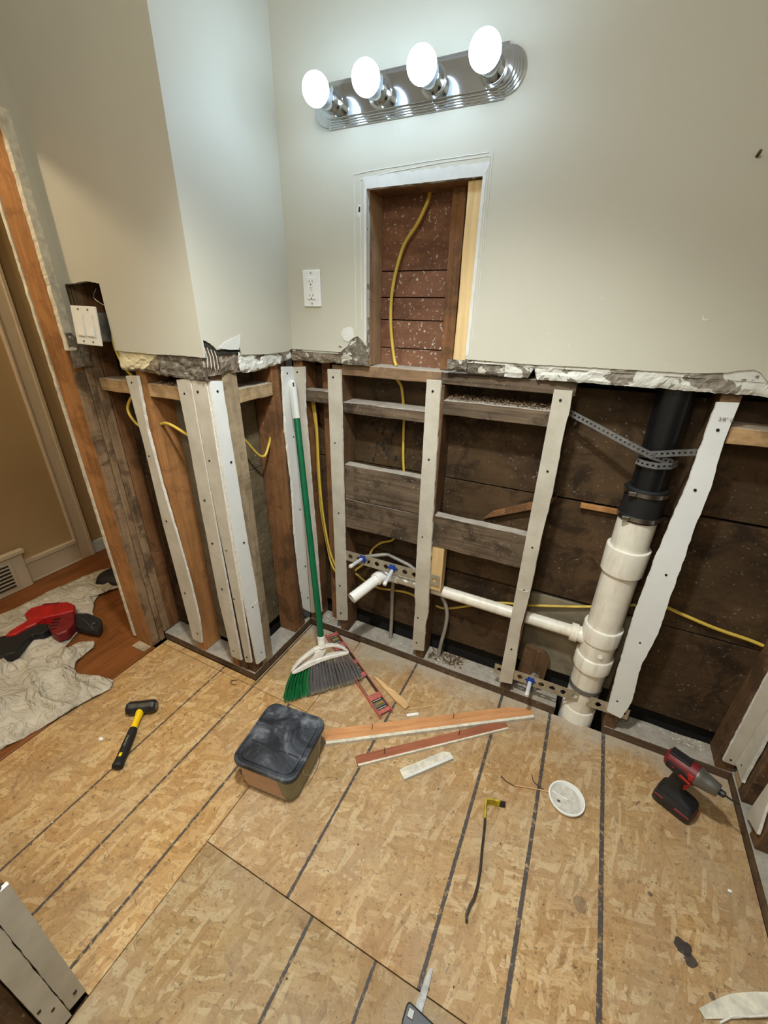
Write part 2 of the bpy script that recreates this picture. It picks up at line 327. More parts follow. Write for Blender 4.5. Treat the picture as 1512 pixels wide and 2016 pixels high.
# ------------------------------------------------------------------ mesh helpers
class MB:
    def __init__(s): s.v = []; s.f = []; s.mi = []; s.cur = 0
    def mat(s, i): s.cur = i; return s
    def add(s, vs, fs):
        o = len(s.v); s.v += [tuple(v) for v in vs]
        for f in fs: s.f.append([i+o for i in f]); s.mi.append(s.cur)
        return s
    def box(s, x0, x1, y0, y1, z0, z1):
        vs = [(x, y, z) for z in (z0, z1) for y in (y0, y1) for x in (x0, x1)]
        return s.add(vs, [(0, 2, 3, 1), (4, 5, 7, 6), (0, 1, 5, 4), (2, 6, 7, 3), (0, 4, 6, 2), (1, 3, 7, 5)])
    def obox(s, c, ax, ay, az):
        c, ax, ay, az = map(Vector, (c, ax, ay, az)); vs = []
        for k_ in (-1, 1):
            for j in (-1, 1):
                for i in (-1, 1): vs.append(c+ax*i+ay*j+az*k_)
        return s.add(vs, [(0, 2, 3, 1), (4, 5, 7, 6), (0, 1, 5, 4), (2, 6, 7, 3), (0, 4, 6, 2), (1, 3, 7, 5)])
    def ring(s, c, a, b, r, n, r2=None): 
        r2 = r if r2 is None else r2
        return [c+a*(r*math.cos(2*PI*i/n))+b*(r2*math.sin(2*PI*i/n)) for i in range(n)]
    def frame(s, d):
        d = Vector(d).normalized(); t = Vector((0, 0, 1)) if abs(d.z) < .9 else Vector((1, 0, 0))
        a = d.cross(t).normalized(); return d, a, d.cross(a)
    def rings(s, rs, caps=(True, True)):
        n = len(rs[0]); vs = [p for r in rs for p in r]; fs = []
        for k_ in range(len(rs)-1):
            for i in range(n):
                j = (i+1) % n; fs.append((k_*n+i, k_*n+j, (k_+1)*n+j, (k_+1)*n+i))
        if caps[0]: fs.append(tuple(range(n-1, -1, -1)))
        if caps[1]: fs.append(tuple((len(rs)-1)*n+i for i in range(n)))
        return s.add(vs, fs)
    def cyl(s, p0, p1, r0, r1=None, n=20, caps=(True, True)):
        p0, p1 = Vector(p0), Vector(p1); r1 = r0 if r1 is None else r1
        d, a, b = s.frame(p1-p0)
        return s.rings([s.ring(p0, a, b, r0, n), s.ring(p1, a, b, r1, n)], caps)
    def lathe(s, p0, d, prof, n=28, caps=(True, True)):   # prof: [(distance along d, radius)]
        d, a, b = s.frame(d); p0 = Vector(p0)
        return s.rings([s.ring(p0+d*t, a, b, r, n) for t, r in prof], caps)
    def tube(s, pts, r, n=8, flat=1.0):
        pts = [Vector(p) for p in pts]; rs = []; pa = None
        for i, p in enumerate(pts):
            d = (pts[min(i+1, len(pts)-1)]-pts[max(i-1, 0)]).normalized()
            if pa is None: _, a, b = s.frame(d)
            else:
                a = (pa-d*pa.dot(d)).normalized(); b = d.cross(a)
            pa = a
            rr = r[i] if isinstance(r, (list, tuple)) else r
            rs.append(s.ring(p, a, b, rr, n, rr*flat))
        return s.rings(rs)
    def prism(s, poly, o, ax, ay, az, t0, t1):   # polygon in (ax, ay), extruded along az
        o, ax, ay, az = map(Vector, (o, ax, ay, az)); n = len(poly)
        vs = [o+ax*x+ay*y+az*t0 for x, y in poly]+[o+ax*x+ay*y+az*t1 for x, y in poly]
        ar = sum(poly[i][0]*poly[(i+1) % n][1]-poly[(i+1) % n][0]*poly[i][1] for i in range(n))
        flip = (ar*(t1-t0)*ax.cross(ay).dot(az)) < 0
        fs = [tuple(range(n-1, -1, -1)), tuple(range(n, 2*n))]+[(i, (i+1) % n, n+(i+1) % n, n+i) for i in range(n)]
        if flip: fs = [tuple(reversed(f)) for f in fs]
        return s.add(vs, fs)
    def sphere(s, c, r, nu=24, nv=16, sc=(1, 1, 1)):
        rs = []
        for j in range(1, nv):
            t = PI*j/nv
            rs.append([(c[0]+r*sc[0]*math.sin(t)*math.cos(2*PI*i/nu), c[1]+r*sc[1]*math.sin(t)*math.sin(2*PI*i/nu), c[2]-r*sc[2]*math.cos(t)) for i in range(nu)])
        return s.rings(rs)
    def build(s, name, mats, parent=None, bevel=0, smooth=False, seg=1, loc=None):
        me = bpy.data.meshes.new(name); me.from_pydata(s.v, [], s.f)
        if not isinstance(mats, (list, tuple)): mats = [mats]
        for m in mats: me.materials.append(m)
        if len(mats) > 1: me.polygons.foreach_set('material_index', s.mi)
        bm = bmesh.new(); bm.from_mesh(me); bmesh.ops.recalc_face_normals(bm, faces=bm.faces); bm.to_mesh(me); bm.free()
        if smooth:
            me.shade_smooth(); me.set_sharp_from_angle(angle=math.radians(38))
        me.update()
        o = bpy.data.objects.new(name, me); COL.objects.link(o)
        if parent: o.parent = parent
        if bevel:
            b = o.modifiers.new('bevel', 'BEVEL'); b.width = bevel; b.segments = seg; b.limit_method = 'ANGLE'; b.angle_limit = math.radians(35)
            if seg > 1: b.harden_normals = False
        if loc: o.location = loc
        return o

def empty(name, loc=(0, 0, 0), rz=0):
    o = bpy.data.objects.new(name, None); COL.objects.link(o); o.location = loc; o.rotation_euler = (0, 0, rz); o.empty_display_size = .05
    return o
def tag(o, label, cat, group=None, kind=None):
    o['label'] = label; o['category'] = cat
    if group: o['group'] = group
    if kind: o['kind'] = kind
    return o
def struct(o): o['kind'] = 'structure'; return o
def stuff(o): o['kind'] = 'stuff'; return o

def lumber(name, x0, x1, y0, y1, z0, z1, mat, parent, jit=.0012, bev=.0015):
    dims = (x1-x0, y1-y0, z1-z0); a = dims.index(max(dims)); n = 7
    b = MB(); rs = []
    lo = (x0, y0, z0); hi = (x1, y1, z1); o1, o2 = [i for i in range(3) if i != a]
    for i in range(n):
        t = i/(n-1); p = []
        for (u, v) in ((0, 0), (1, 0), (1, 1), (0, 1)):
            q = [0, 0, 0]; q[a] = lo[a]+(hi[a]-lo[a])*t
            q[o1] = (hi if u else lo)[o1]+random.uniform(-jit, jit); q[o2] = (hi if v else lo)[o2]+random.uniform(-jit, jit)
            p.append(Vector(q))
        rs.append(p)
    b.rings(rs)
    return b.build(name, mat, parent, bevel=bev)

def fbm(x, y=0.0, z=0.0): return noise.fractal(Vector((x, y, z)), 1.0, 2.0, 4)

# plane frames: 'y' = face looking to -Y at y=c ; 'x' = face looking to +X at x=c
def P3(pl, c, a, z, d):   # a along wall, d outwards towards the room
    return (a, c-d, z) if pl == 'y' else (c+d, a, z) if pl == 'x' else (c-d, a, z)

def slab(name, pl, c, a0, a1, prof, ztop, d0, d1, mat, parent, n=120, top=None):
    """painted slab with a broken lower edge: prof(a) gives the edge height"""
    b = MB(); vs = []; fs = []
    for i in range(n+1):
        a = a0+(a1-a0)*i/n; z = prof(a); zt = top(a) if top else ztop
        vs += [P3(pl, c, a, zt, d1), P3(pl, c, a, z, d1), P3(pl, c, a, z-.0005, d0), P3(pl, c, a, zt, d0)]
    for i in range(n):
        for j in range(4):
            k_ = (j+1) % 4; fs.append((i*4+j, i*4+k_, (i+1)*4+k_, (i+1)*4+j))
    fs += [(0, 1, 2, 3), (n*4+3, n*4+2, n*4+1, n*4)]
    return b.add(vs, fs).build(name, mat, parent)

def band(name, pl, c, a0, a1, zlo, zhi, d1, mat, parent, amp=.004, seed=0, rows=12, step=.005):
    """rough strip of bare plaster with a chipped lower edge and displaced face"""
    n = max(4, int(abs(a1-a0)/step)); b = MB(); vs = []; fs = []; R = rows+2
    for i in range(n+1):
        a = a0+(a1-a0)*i/n; zb = zlo(a)
        for j in range(R):
            if j == 0: z = zb+.002; d = .001
            else:
                t = (j-1)/(R-2); z = zb+(zhi-zb)*t
                d = d1+amp*fbm(a*28+seed, z*28, seed)-.004*max(0, 1-t*6)**2
                d += -.003 if noise.noise(Vector((a*17+seed, z*40, 3))) > .12 else 0
            vs.append(P3(pl, c, a, z, d))
    for i in range(n):
        for j in range(R-1): fs.append((i*R+j, (i+1)*R+j, (i+1)*R+j+1, i*R+j+1))
    return b.add(vs, fs).build(name, mat, parent)

def jag(base, amp, f, seed=0): return lambda a: base+amp*fbm(a*f+seed, seed*.7, 1.3)
def piecewise(pts, amp=.0015, f=60, seed=0):
    def fn(a):
        if a <= pts[0][0]: v = pts[0][1]
        elif a >= pts[-1][0]: v = pts[-1][1]
        else:
            for (x0, v0), (x1, v1) in zip(pts, pts[1:]):
                if x0 <= a <= x1: v = v0+(v1-v0)*(a-x0)/(x1-x0); break
        return v+amp*fbm(a*f+seed, seed)
    return fn

def drywall(pl, c, left, right, screws, label, torn=(0, 1), group=None, t=.0095, off=.003, face='paper'):
    """strip of gypsum board: left/right edge profiles [(z, a)], torn edges roughened; part: screws"""
    def ev(pr, z):
        pr = sorted(pr)
        if z <= pr[0][0]: return pr[0][1]
        if z >= pr[-1][0]: return pr[-1][1]
        for (z0, a0), (z1, a1) in zip(pr, pr[1:]):
            if z0 <= z <= z1: return a0+(a1-a0)*(z-z0)/(z1-z0)
    lb, lt = min(left)[0], max(left)[0]; rb, rt_ = min(right)[0], max(right)[0]
    n = 70; vs = []; f0 = []; f1 = []; sd = random.uniform(0, 99)
    for i in range(n+1):
        u = i/n; zl = lb+(lt-lb)*u; zr = rb+(rt_-rb)*u
        al = ev(left, zl)+(torn[0]*.0022*fbm(zl*34, sd)); ar = ev(right, zr)+(torn[1]*.0022*fbm(zr*34, sd+9))
        bw = .0012*math.sin(u*5+sd)
        vs += [P3(pl, c, al, zl, off+t+bw), P3(pl, c, ar, zr, off+t+bw), P3(pl, c, ar+(.002*torn[1]*random.random()), zr, off), P3(pl, c, al-(.002*torn[0]*random.random()), zl, off)]
    for i in range(n):
        for j in range(4):
            k_ = (j+1) % 4; (f0 if j == 0 else f1).append((i*4+j, i*4+k_, (i+1)*4+k_, (i+1)*4+j))
    f1 += [(0, 1, 2, 3), (n*4+3, n*4+2, n*4+1, n*4)]
    b = MB(); b.mat(0).add(vs, f0); b.mat(1).add(vs, f1)
    # anchor at the base of the strip
    o0 = P3(pl, c, ev(left, lb), lb, off)
    b.v = [(x-o0[0], y-o0[1], z-o0[2]) for x, y, z in b.v]
    o = b.build('drywall_strip', [M[face], M['gypsum']], loc=o0)
    tag(o, label, 'drywall strip', group or 'drywall furring strips on the studs')
    for (a, z) in screws:
        p = Vector(P3(pl, c, a, z, off+t-.001)); q = Vector(P3(pl, c, a, z, off+t+.0016))
        MB().cyl(p-Vector(o0), q-Vector(o0), .0042, .0036, 10).build('screw', M['screw'], o)
    return o

# ================================================================== SETTING
# ---- subfloor: four OSB sheets, dark void beneath
floor = struct(empty('floor'))
G = .0012
L5, L6, L7, L8 = (.6007, .0045), (.9967, .0055), (1.193, .006), (1.393, .0065)
mo_a = osb('osb_sheet_left', [(-.182, .0035), (.0106, .0042), (.2075, .0045)], (.92, .86, .75), dustedge=False)
mo_b = osb('osb_sheet_back', [L5, L6, L7, L8], (.86, .84, .83), spot=[(1.34, -.615, .020, .4), (1.588, -.590, .018, .95), (1.602, -.610, .015, .9), (1.52, -.50, .006, .7), (1.64, -.66, .007, .7)], grey=.12)
mo_c = osb('osb_sheet_front', [(.687, .0045), (.880, .004), (1.193, .006), (1.393, .0065)], (.68, .69, .68), dustedge=False, grey=.3)
mo_d = osb('osb_sheet_corner', [(.0106, .004)], (.94, .92, .88), grey=.1)
def sheet(x0, x1, y0, y1, m): return MB().box(x0+G, x1-G, y0+G, y1-G, -.018, 0).build('osb_sheet', m, floor, bevel=.0008)
sheet(-.565, .294, -1.33, -.452, mo_a)
sheet(0.0, .294, -.452, -.001, mo_d)
sheet(-.565, -.001, -.452, -.421, mo_a)
sheet(.294, 1.797, -.9698, .003, mo_b)
sheet(.294, 1.797, -2.5, -.9698, mo_c)
MB().box(-2.0, 2.1, -2.7, .3, -.40, -.38).build('crawlspace_ground', M['void'], floor)  # dark sheet standing in for the shade below the floor
for jx in (.30, .70, 1.10, 1.50): MB().box(jx-.02, jx+.02, -2.5, -.2, -.2, -.0185).build('joist', M['stud'], floor)

# hardwood of the hallway, boards along Y
hall_floor = struct(empty('floor_hallway'))
x = -.625; i = 0
while x > -1.70:
    yb = [-2.4] + sorted(random.uniform(-2.0, .4) for _ in range(2)) + [.6]
    for y0, y1 in zip(yb, yb[1:]):
        MB().box(x-.0565, x, y0+.0006, y1-.0006, -.018, 0+random.uniform(-.0004, .0004)).build('floorboard', M['oak'], hall_floor, bevel=.0008)
    x -= .0575
MB().box(-.624, -.567, -1.33, -.487, -.018, .003).build('threshold_board', M['oak'], hall_floor, bevel=.002)
MB().box(-.67, -.585, -.535, -.495, .0, .008).build('shim', M['studlight'], hall_floor, bevel=.001)

# ---- back wall: studs, plates, blocks, sheathing, plaster
wb = struct(empty('wall_back'))
def L(nm, *a, mat='stud', par=None, **k): return lumber(nm, *a, M[mat], par or wb, **k)
L('bottom_plate', 0.0, 1.206, .0, .095, 0, .04, mat='plate')
L('bottom_plate', 1.384, 1.89, .0, .095, 0, .04, mat='plate')
L('stud', .183, .224, .0, .095, .041, 1.305)
L('stud', .588, .627, .001, .095, .041, 1.268)
L('stud', .982, 1.022, .0, .095, .041, 1.255)
L('stud', 1.380, 1.424, .0, .095, .041, 1.36)
L('stud', 1.745, 1.795, .001, .095, .041, 1.36)
L('stud', .002, .045, .002, .095, .041, 1.36, mat='studred')
L('stud', .098, .136, .056, .095, .041, 1.36, mat='studred')
L('block', .046, .182, .004, .055, 1.157, 1.203, mat='blockx')
L('block', .225, .587, .001, .093, 1.131, 1.172, mat='blockx')
L('block', .628, .981, -.001, .093, 1.170, 1.219, mat='blockx')
L('block', 1.425, 1.80, .001, .093, 1.183, 1.227, mat='blocktan')
L('block', .226, .586, .001, .042, .771, .920, mat='blockx', jit=.002)
L('block', .226, .586, .002, .042, .632, .768, mat='blockx', jit=.002)
L('block', .628, .981, -.001, .040, .646, .781, mat='blockx', jit=.002)
L('rough_sill', .226, .613, .0, .095, 1.270, 1.309, mat='sill')
L('rough_sill', .614, 1.032, .001, .09, 1.270, 1.309, mat='blockx')
# niche framing
L('jamb_stud', .302, .339, .0, .095, 1.310, 1.83, mat='nichestud')
L('header', .302, .74, .0, .095, 1.816, 1.86, mat='studred')
L('cripple_stud', .590, .632, .045, .095, 1.310, 1.815, mat='studred')
L('nailer', .650, .690, -.004, .034, 1.345, 1.815, mat='pine')
# sheathing boards at the back of the cavities
def sheath(x0, x1, z0, z1, m, y=.0965): MB().box(x0, x1, y+random.uniform(0, .002), y+.02, z0+.0015, z1-.0015).build('sheathing_board', M[m], wb, bevel=.001)
for (z0, z1, m) in ((.115, .49, 'sheath'), (.495, .905, 'sheath'), (.907, 1.285, 'sheath')): sheath(-.02, 1.02, z0, z1, m)
for (z0, z1, m) in ((.135, .492, 'sheathgrey'), (.505, .905, 'sheath'), (.91, 1.285, 'sheath')): sheath(1.022, 1.40, z0, z1, m)
for (z0, z1, m) in ((.10, .50, 'sheath'), (.503, .925, 'sheath'), (.932, 1.285, 'sheath')): sheath(1.402, 1.90, z0, z1, m)
for (z0, z1) in ((1.287, 1.367), (1.367, 1.460), (1.460, 1.531), (1.531, 1.611), (1.611, 1.83)): sheath(.25, .75, z0, z1, 'sheathred')
for _ in range(26):
    kx, kz, kr = random.uniform(.28, .46), random.uniform(.93, 1.10), random.uniform(.003, .010)
    MB().cyl((kx, .0955, kz), (kx+random.uniform(-.002, .002), .0962, kz), kr, kr*.7, 7).build('burn_spot', M['slot'], wb)
MB().box(-.1, 2.0, .125, .14, -.38, 2.5).build('outer_skin', M['void'], wb)
MB().box(1.12, 1.34, .080, .0955, .890, .906).build('wood_cleat', M['studorange'], wb, bevel=.001)
# short wedge and odd pieces in the cavity
MB().prism([(0, 0), (.11, 0), (.115, .17), (.09, .20), (.01, .21)], (1.03, .060, .045), (1, 0, 0), (0, 0, 1), (0, 1, 0), 0, .02).build('scab_board', M['stud'], wb, bevel=.001)
MB().prism([(0, 0), (.22, .10), (.24, .14), (.03, .035)], (.80, .075, .775), (1, 0, 0), (0, 0, 1), (0, 1, 0), 0, .015).build('split_lath', M['studred'], wb)
# plaster coat above the cut
PF = .022
def zpl(a): return 1.311+.004*fbm(a*11, 4)+.0025*fbm(a*45, 9)
def zpl_b(a):   # notch near x=.9
    v = zpl(a)
    if abs(a-.905) < .012: v += .03*(1-abs(a-.905)/.012)
    return v
pb = MB()
pb.box(.0, .341, -.0175, -.0005, 1.345, 2.44); pb.box(.341, .694, -.0175, -.0005, 1.818, 2.44); pb.box(.694, 1.80, -.0175, -.0005, 1.345, 2.44)
pb.build('plaster_base', M['plasterwhite'], wb)
band('bare_plaster', 'y', 0, .006, .225, zpl, 1.362, .0165, M['plaster'], wb, seed=2)
band('bare_plaster', 'y', 0, .225, .345, zpl, 1.425, .0198, M['plastergrey'], wb, seed=3, amp=.004)
band('bare_plaster', 'y', 0, .636, .702, jag(1.318, .004, 30, 4), 1.352, .024, M['plastergrey'], wb, seed=5, amp=.006)
band('bare_plaster', 'y', 0, .702, .82, zpl, 1.362, .0165, M['plastergrey'], wb, seed=6, amp=.005)
band('bare_plaster', 'y', 0, .82, 1.80, zpl_b, 1.40, .0165, M['plasterwhite'], wb, seed=8)
pe = piecewise([(.0, 1.352), (.235, 1.352), (.262, 1.372), (.285, 1.398), (.305, 1.408), (.325, 1.392), (.341, 1.375)], .0015, 70, 1)
slab('painted_plaster', 'y', 0, .018, .341, pe, 2.44, .017, PF, M['paint'], wb, 110)
slab('painted_plaster', 'y', 0, .341, .694, lambda a: 1.8185+.003*fbm(a*40, 2)+.006*max(0, fbm(a*14, 8)), 2.44, .017, PF, M['paint'], wb, 90)
pe2 = piecewise([(.694, 1.355), (.90, 1.352), (1.0, 1.354), (1.30, 1.356), (1.36, 1.362), (1.42, 1.374), (1.435, 1.368), (1.46, 1.345), (1.8, 1.345)], .0016, 50, 5)
slab('painted_plaster', 'y', 0, .694, 1.80, pe2, 2.44, .017, PF, M['paint'], wb, 260)
# white outline left by the cabinet trim round the niche: exposed primer band and caulk ridges
def tri_strip(name, poly, d0, d1, mat): return MB().prism(poly, (0, 0, 0), (1, 0, 0), (0, 0, 1), (0, -1, 0), d0, d1).build(name, mat, wb)
tp = [(.338+(.362*i/40), 1.8170+.0015*fbm(i*.9, 3)) for i in range(41)]
tq = [(.712-(.385*i/40), 1.846+.005*fbm(i*.55, 7)) for i in range(41)]
tri_strip('primer_band', tp+tq, .0215, .0232, M['paintlight'])
lq = [(.341, 1.40+.42*i/30) for i in range(31)]; lr = [(.3315+.002*fbm(i*.8, 4), 1.82-.44*i/30) for i in range(31)]
tri_strip('primer_band', lq+lr, .0215, .0228, M['paintlight'])
rq = [(.694, 1.82-.455*i/30) for i in range(31)]; rr = [(.7035+.0015*fbm(i*.7, 5), 1.365+.455*i/30) for i in range(31)]
tri_strip('primer_band', rq+rr, .0215, .0230, M['paintlight'])
def ridge(pts, r=.0012):
    out = []
    for (x0, z0), (x1, z1) in zip(pts, pts[1:]):
        m = max(4, int(math.hypot(x1-x0, z1-z0)/.008))
        for i in range(m): t = i/m; out.append((x0+(x1-x0)*t+.0011*fbm((x0+t+z0)*55, 1), -PF-.0002, z0+(z1-z0)*t+.0011*fbm((z0+t)*65, 5)))
    MB().tube(out, [r*(.55+.9*abs(fbm(i*.37, 2)))+.0004 for i in range(len(out))], 6).build('caulk_ridge', M['paintlight'], wb, smooth=True)
ridge([(.300, 1.43), (.299, 1.62), (.298, 1.855), (.36, 1.859), (.52, 1.863), (.712, 1.866)])
ridge([(.322, 1.46), (.320, 1.84), (.42, 1.850), (.58, 1.857), (.708, 1.858), (.710, 1.62), (.711, 1.40)])
ridge([(.715, 1.87), (.7165, 1.70), (.7165, 1.45)], .0007)
# ragged old screw hole, flap of torn paint, picture nail, chips
MB().prism([(-.008, -.012), (.001, -.02), (.007, -.008), (.006, .010), (-.003, .014), (-.009, .004)], (.316, -PF, 1.768), (1, 0, 0), (0, 0, 1), (0, -1, 0), -.002, .0004).build('screw_hole_chip', M['paintlight'], wb)
MB().prism([(-.004, -.008), (.003, -.006), (.004, .005), (-.002, .008)], (.316, -PF, 1.768), (1, 0, 0), (0, 0, 1), (0, -1, 0), .0004, .0007).build('screw_hole', M['screw'], wb)
MB().prism([(0, 0), (.012, -.022), (.030, -.028), (.055, -.012), (.052, .014), (.040, .022), (.014, .016)], (.238, -PF-.0012, 1.415), (1, 0, 0), (0, 0, 1), (0, -1, .15), -.0005, .001).build('torn_paint_flap', M['paintlight'], wb)
MB().cyl((1.288, -PF+.002, 1.799), (1.288, -PF-.020, 1.803), .0035, .003, 10).build('nail', M['rust'], wb)
for (cx_, cz_, s_) in ((1.289, 1.487, .008), (1.05, 1.53, .003), (.99, 1.41, .003), (1.235, 1.372, .003), (.93, 1.44, .0025)):
    MB().prism([(-s_, s_*.9), (-s_*.2, -s_*.5), (s_, -s_*.3), (s_*.3, -s_), (-s_*.7, -s_*.8)], (cx_, -PF, cz_), (1, 0, 0), (0, 0, 1), (0, -1, 0), -.001, .0008).build('paint_chip', M['paintlight'], wb)

# ---- chase wall (faces +X) and its front (faces -Y)
wc = struct(empty('wall_chase'))
def LC(nm, *a, mat='stud', **k): return lumber(nm, *a, M[mat], wc, **k)
LC('bottom_plate', -.095, -.0005, -.326, -.001, 0, .04, mat='platey')
LC('bottom_plate', -.578, -.0005, -.4205, -.327, 0, .04, mat='plate')
LC('corner_post', -.040, -.001, -.416, -.366, .041, 1.36, mat='stud')
LC('corner_post', -.044, .0, -.365, -.336, .041, 1.36, mat='studlight')
LC('corner_post', -.044, .0, -.335, -.300, .041, 1.36, mat='studlight')
LC('stud', -.094, -.001, -.128, -.088, .041, 1.36, mat='studred')
LC('stud', -.094, -.001, -.087, -.048, .041, 1.36, mat='stud')
LC('block', -.093, .0, -.299, -.129, 1.194, 1.240, mat='blocky')
LC('stud', -.128, -.090, -.4195, -.330, .041, 1.36, mat='studred')
LC('stud', -.089, -.041, -.4185, -.330, .041, 1.36, mat='stud')
LC('stud', -.345, -.296, -.4195, -.327, .041, 1.36, mat='studorange')
LC('block', -.295, -.129, -.4195, -.35, 1.206, 1.250, mat='blocktan')
LC('block', -.560, -.346, -.4195, -.35, 1.204, 1.248, mat='blocktan')
for (z0, z1) in ((.11, .465), (.468, .895), (.898, 1.29)):
    MB().box(-.118, -.10, -.300, -.002, z0, z1).build('backing_board', M['panely'], wc, bevel=.0015)
    MB().box(-.57, -.05, -.318, -.302, z0, z1).build('backing_board', M['sheath' if z0 > .4 else 'sheath'], wc, bevel=.0015)
MB().box(-.30, -.13, -.328, -.320, .06, 1.19).build('backing_board', M['sheathgrey'], wc, bevel=.0015)
MB().box(-.60, -.12, -.30, -.28, 1.25, 1.37).build('inner_skin', M['void'], wc)
MB().box(-.14, -.122, -.30, .1, 0, 2.44).build('inner_skin', M['void'], wc)
CX = .022; TY = -.445
# chase face plaster
zc = piecewise([(-.445, 1.296), (-.29, 1.296), (-.28, 1.290), (-.20, 1.292), (-.07, 1.307), (-.03, 1.318), (-.0, 1.335)], .003, 45, 3)
band('bare_plaster', 'x', 0, -.30, -.028, zc, 1.36, .0165, M['plasterwhite'], wc, seed=11)
band('bare_plaster', 'x', 0, -.445, -.298, zc, 1.41, .0135, M['plaster'], wc, seed=12, amp=.007)
pc = piecewise([(-.445, 1.402), (-.430, 1.398), (-.405, 1.385), (-.39, 1.370), (-.36, 1.372), (-.315, 1.368), (-.295, 1.375), (-.288, 1.350), (-.16, 1.343), (-.05, 1.345), (-.028, 1.352)], .0022, 90, 2)
slab('painted_plaster', 'x', 0, -.4450, -.0165, pc, 2.44, .012, CX, M['paint'], wc, 200)
pc2 = lambda a: pc(a)-.012-.005*fbm(a*60, 2)
def mould_strip():
    b = MB(); vs = []; fs = []; n = 70
    for i in range(n+1):
        a = -.440+.150*i/n; z1 = pc(a)+.002; z0 = z1-.016-.009*abs(fbm(a*80, 4))
        vs += [P3('x', 0, a, z1, .0180), P3('x', 0, a, z0, .0178), P3('x', 0, a, z0, .0150), P3('x', 0, a, z1, .0150)]
    for i in range(n):
        for j in range(4): k_ = (j+1) % 4; fs.append((i*4+j, i*4+k_, (i+1)*4+k_, (i+1)*4+j))
    b.add(vs, fs).build('mouldy_paper_edge', M['mould'], wc)
mould_strip()
MB().prism([(-.385, 1.375), (-.355, 1.392), (-.285, 1.411), (-.292, 1.385), (-.300, 1.366), (-.34, 1.368)], (CX-.001, 0, 0), (0, 1, 0), (0, 0, 1), (1, 0, .05), 0, .0022).build('torn_paint_flap', M['paintlight'], wc)
for i in range(9):   # frayed lath fibres at the torn corner
    a = -.440+.006*i; MB().tube([(.0165, a, 1.385-.002*i), (.0195, a+.004, 1.35), (.0175, a+.001*i, 1.315)], .0013, 5).build('frayed_fibre', M['plasterwhite'] if i % 2 else M['stud'], wc)
pb = MB(); pb.box(.0005, .0125, -.432, -.012, 1.402, 2.44); pb.build('plaster_base', M['plasterwhite'], wc)
# front face (tan, faces -Y)
T0 = -.42
zt = piecewise([(-.384, 1.292), (-.37, 1.288), (-.30, 1.292), (-.2, 1.286), (-.1, 1.284), (.0, 1.282), (.02, 1.285)], .003, 50, 6)
band('bare_plaster', 'y', T0, -.384, -.19, zt, 1.362, .0205, M['plastertan'], wc, seed=21)
band('bare_plaster', 'y', T0, -.19, .016, zt, 1.365, .0200, M['plastergrey'], wc, seed=22, amp=.005)
slab('painted_plaster', 'y', T0, -.384, CX+.0001, piecewise([(-.384, 1.352), (-.2, 1.350), (-.06, 1.353), (.022, 1.352)], .0014, 60, 4), 2.44, .018, .0255, M['paint'], wc, 120)
slab('painted_plaster', 'y', T0, -.575, -.384, piecewise([(-.575, 1.547), (-.50, 1.551), (-.45, 1.556), (-.384, 1.549)], .0022, 70, 8), 2.44, .010, .0255, M['paint'], wc, 60)
MB().box(-.575, .008, T0-.0175, T0-.0005, 1.565, 2.44).build('plaster_base', M['plasterwhite'], wc)
MB().box(-.384, .008, T0-.0175, T0-.0005, 1.365, 1.565).build('plaster_base', M['plasterwhite'], wc)

# ---- left wall stub with the doorway
wl = struct(empty('wall_left'))
def LL(nm, *a, mat='stud', **k): return lumber(nm, *a, M[mat], wl, **k)
LL('jamb_stud', -.700, -.590, -.488, -.447, .0, 2.0, mat='studorange', jit=.0015)
LL('stud', -.700, -.582, -.446, -.421, .0, 1.56, mat='studgrey')
LL('stud', -.690, -.578, -.4195, -.385, .041, 1.56, mat='studgrey')
LL('stud', -.690, -.574, -.384, -.329, .041, 1.56, mat='studred')
MB().box(-.589, -.583, -.487, -.449, .002, 1.27).build('lath_stain_board', M['studgrey'], wl, bevel=.001)
MB().box(-.70, -.58, -.33, .3, 0, 2.44).build('cavity_back', M['stud'], wl)
# room side plaster return beside the doorway
def stripx(name, y0, y1, z0f, z1, x0, x1, mat):
    b = MB(); n = 120; vs = []; fs = []
    for i in range(n+1):
        z = z0f+(z1-z0f)*i/n; e = y0+.0022*fbm(z*30, 3)+.0015*fbm(z*90, 8)
        vs += [(x1, e, z), (x1, y1, z), (x0, y1, z), (x0, e, z)]
    for i in range(n):
        for j in range(4): k_ = (j+1) % 4; fs.append((i*4+j, i*4+k_, (i+1)*4+k_, (i+1)*4+j))
    fs += [(0, 1, 2, 3), (n*4+3, n*4+2, n*4+1, n*4)]
    return b.add(vs, fs).build(name, mat, wl)
stripx('primer_edge', -.491, -.464, 1.345, 2.0, -.588, -.566, M['oldpaint'])
stripx('painted_plaster', -.4655, -.4455, 1.37, 2.44, -.588, -.5645, M['paint'])
band('bare_plaster', 'x', -.582, -.488, -.425, jag(1.288, .005, 40, 3), 1.40, .0175, M['plaster'], wl, seed=31, amp=.006)
# hall side plaster with a ragged edge
stripx('hall_plaster_edge', -.4925, -.25, 0.02, 2.0, -.716, -.7005, M['oldpaint'])
# wall above and beyond the door opening
MB().box(-.70, -.5645, -2.5, -1.30, 0, 2.44).build('plaster_far_jamb', M['paint'], wl)
MB().box(-.70, -.5652, -1.30, -.4462, 1.98, 2.44).build('plaster_over_door', M['paint'], wl)
MB().box(-.7, -.580, -.444, -.33, 1.57, 2.44).build('plaster_core', M['plasterwhite'], wl)

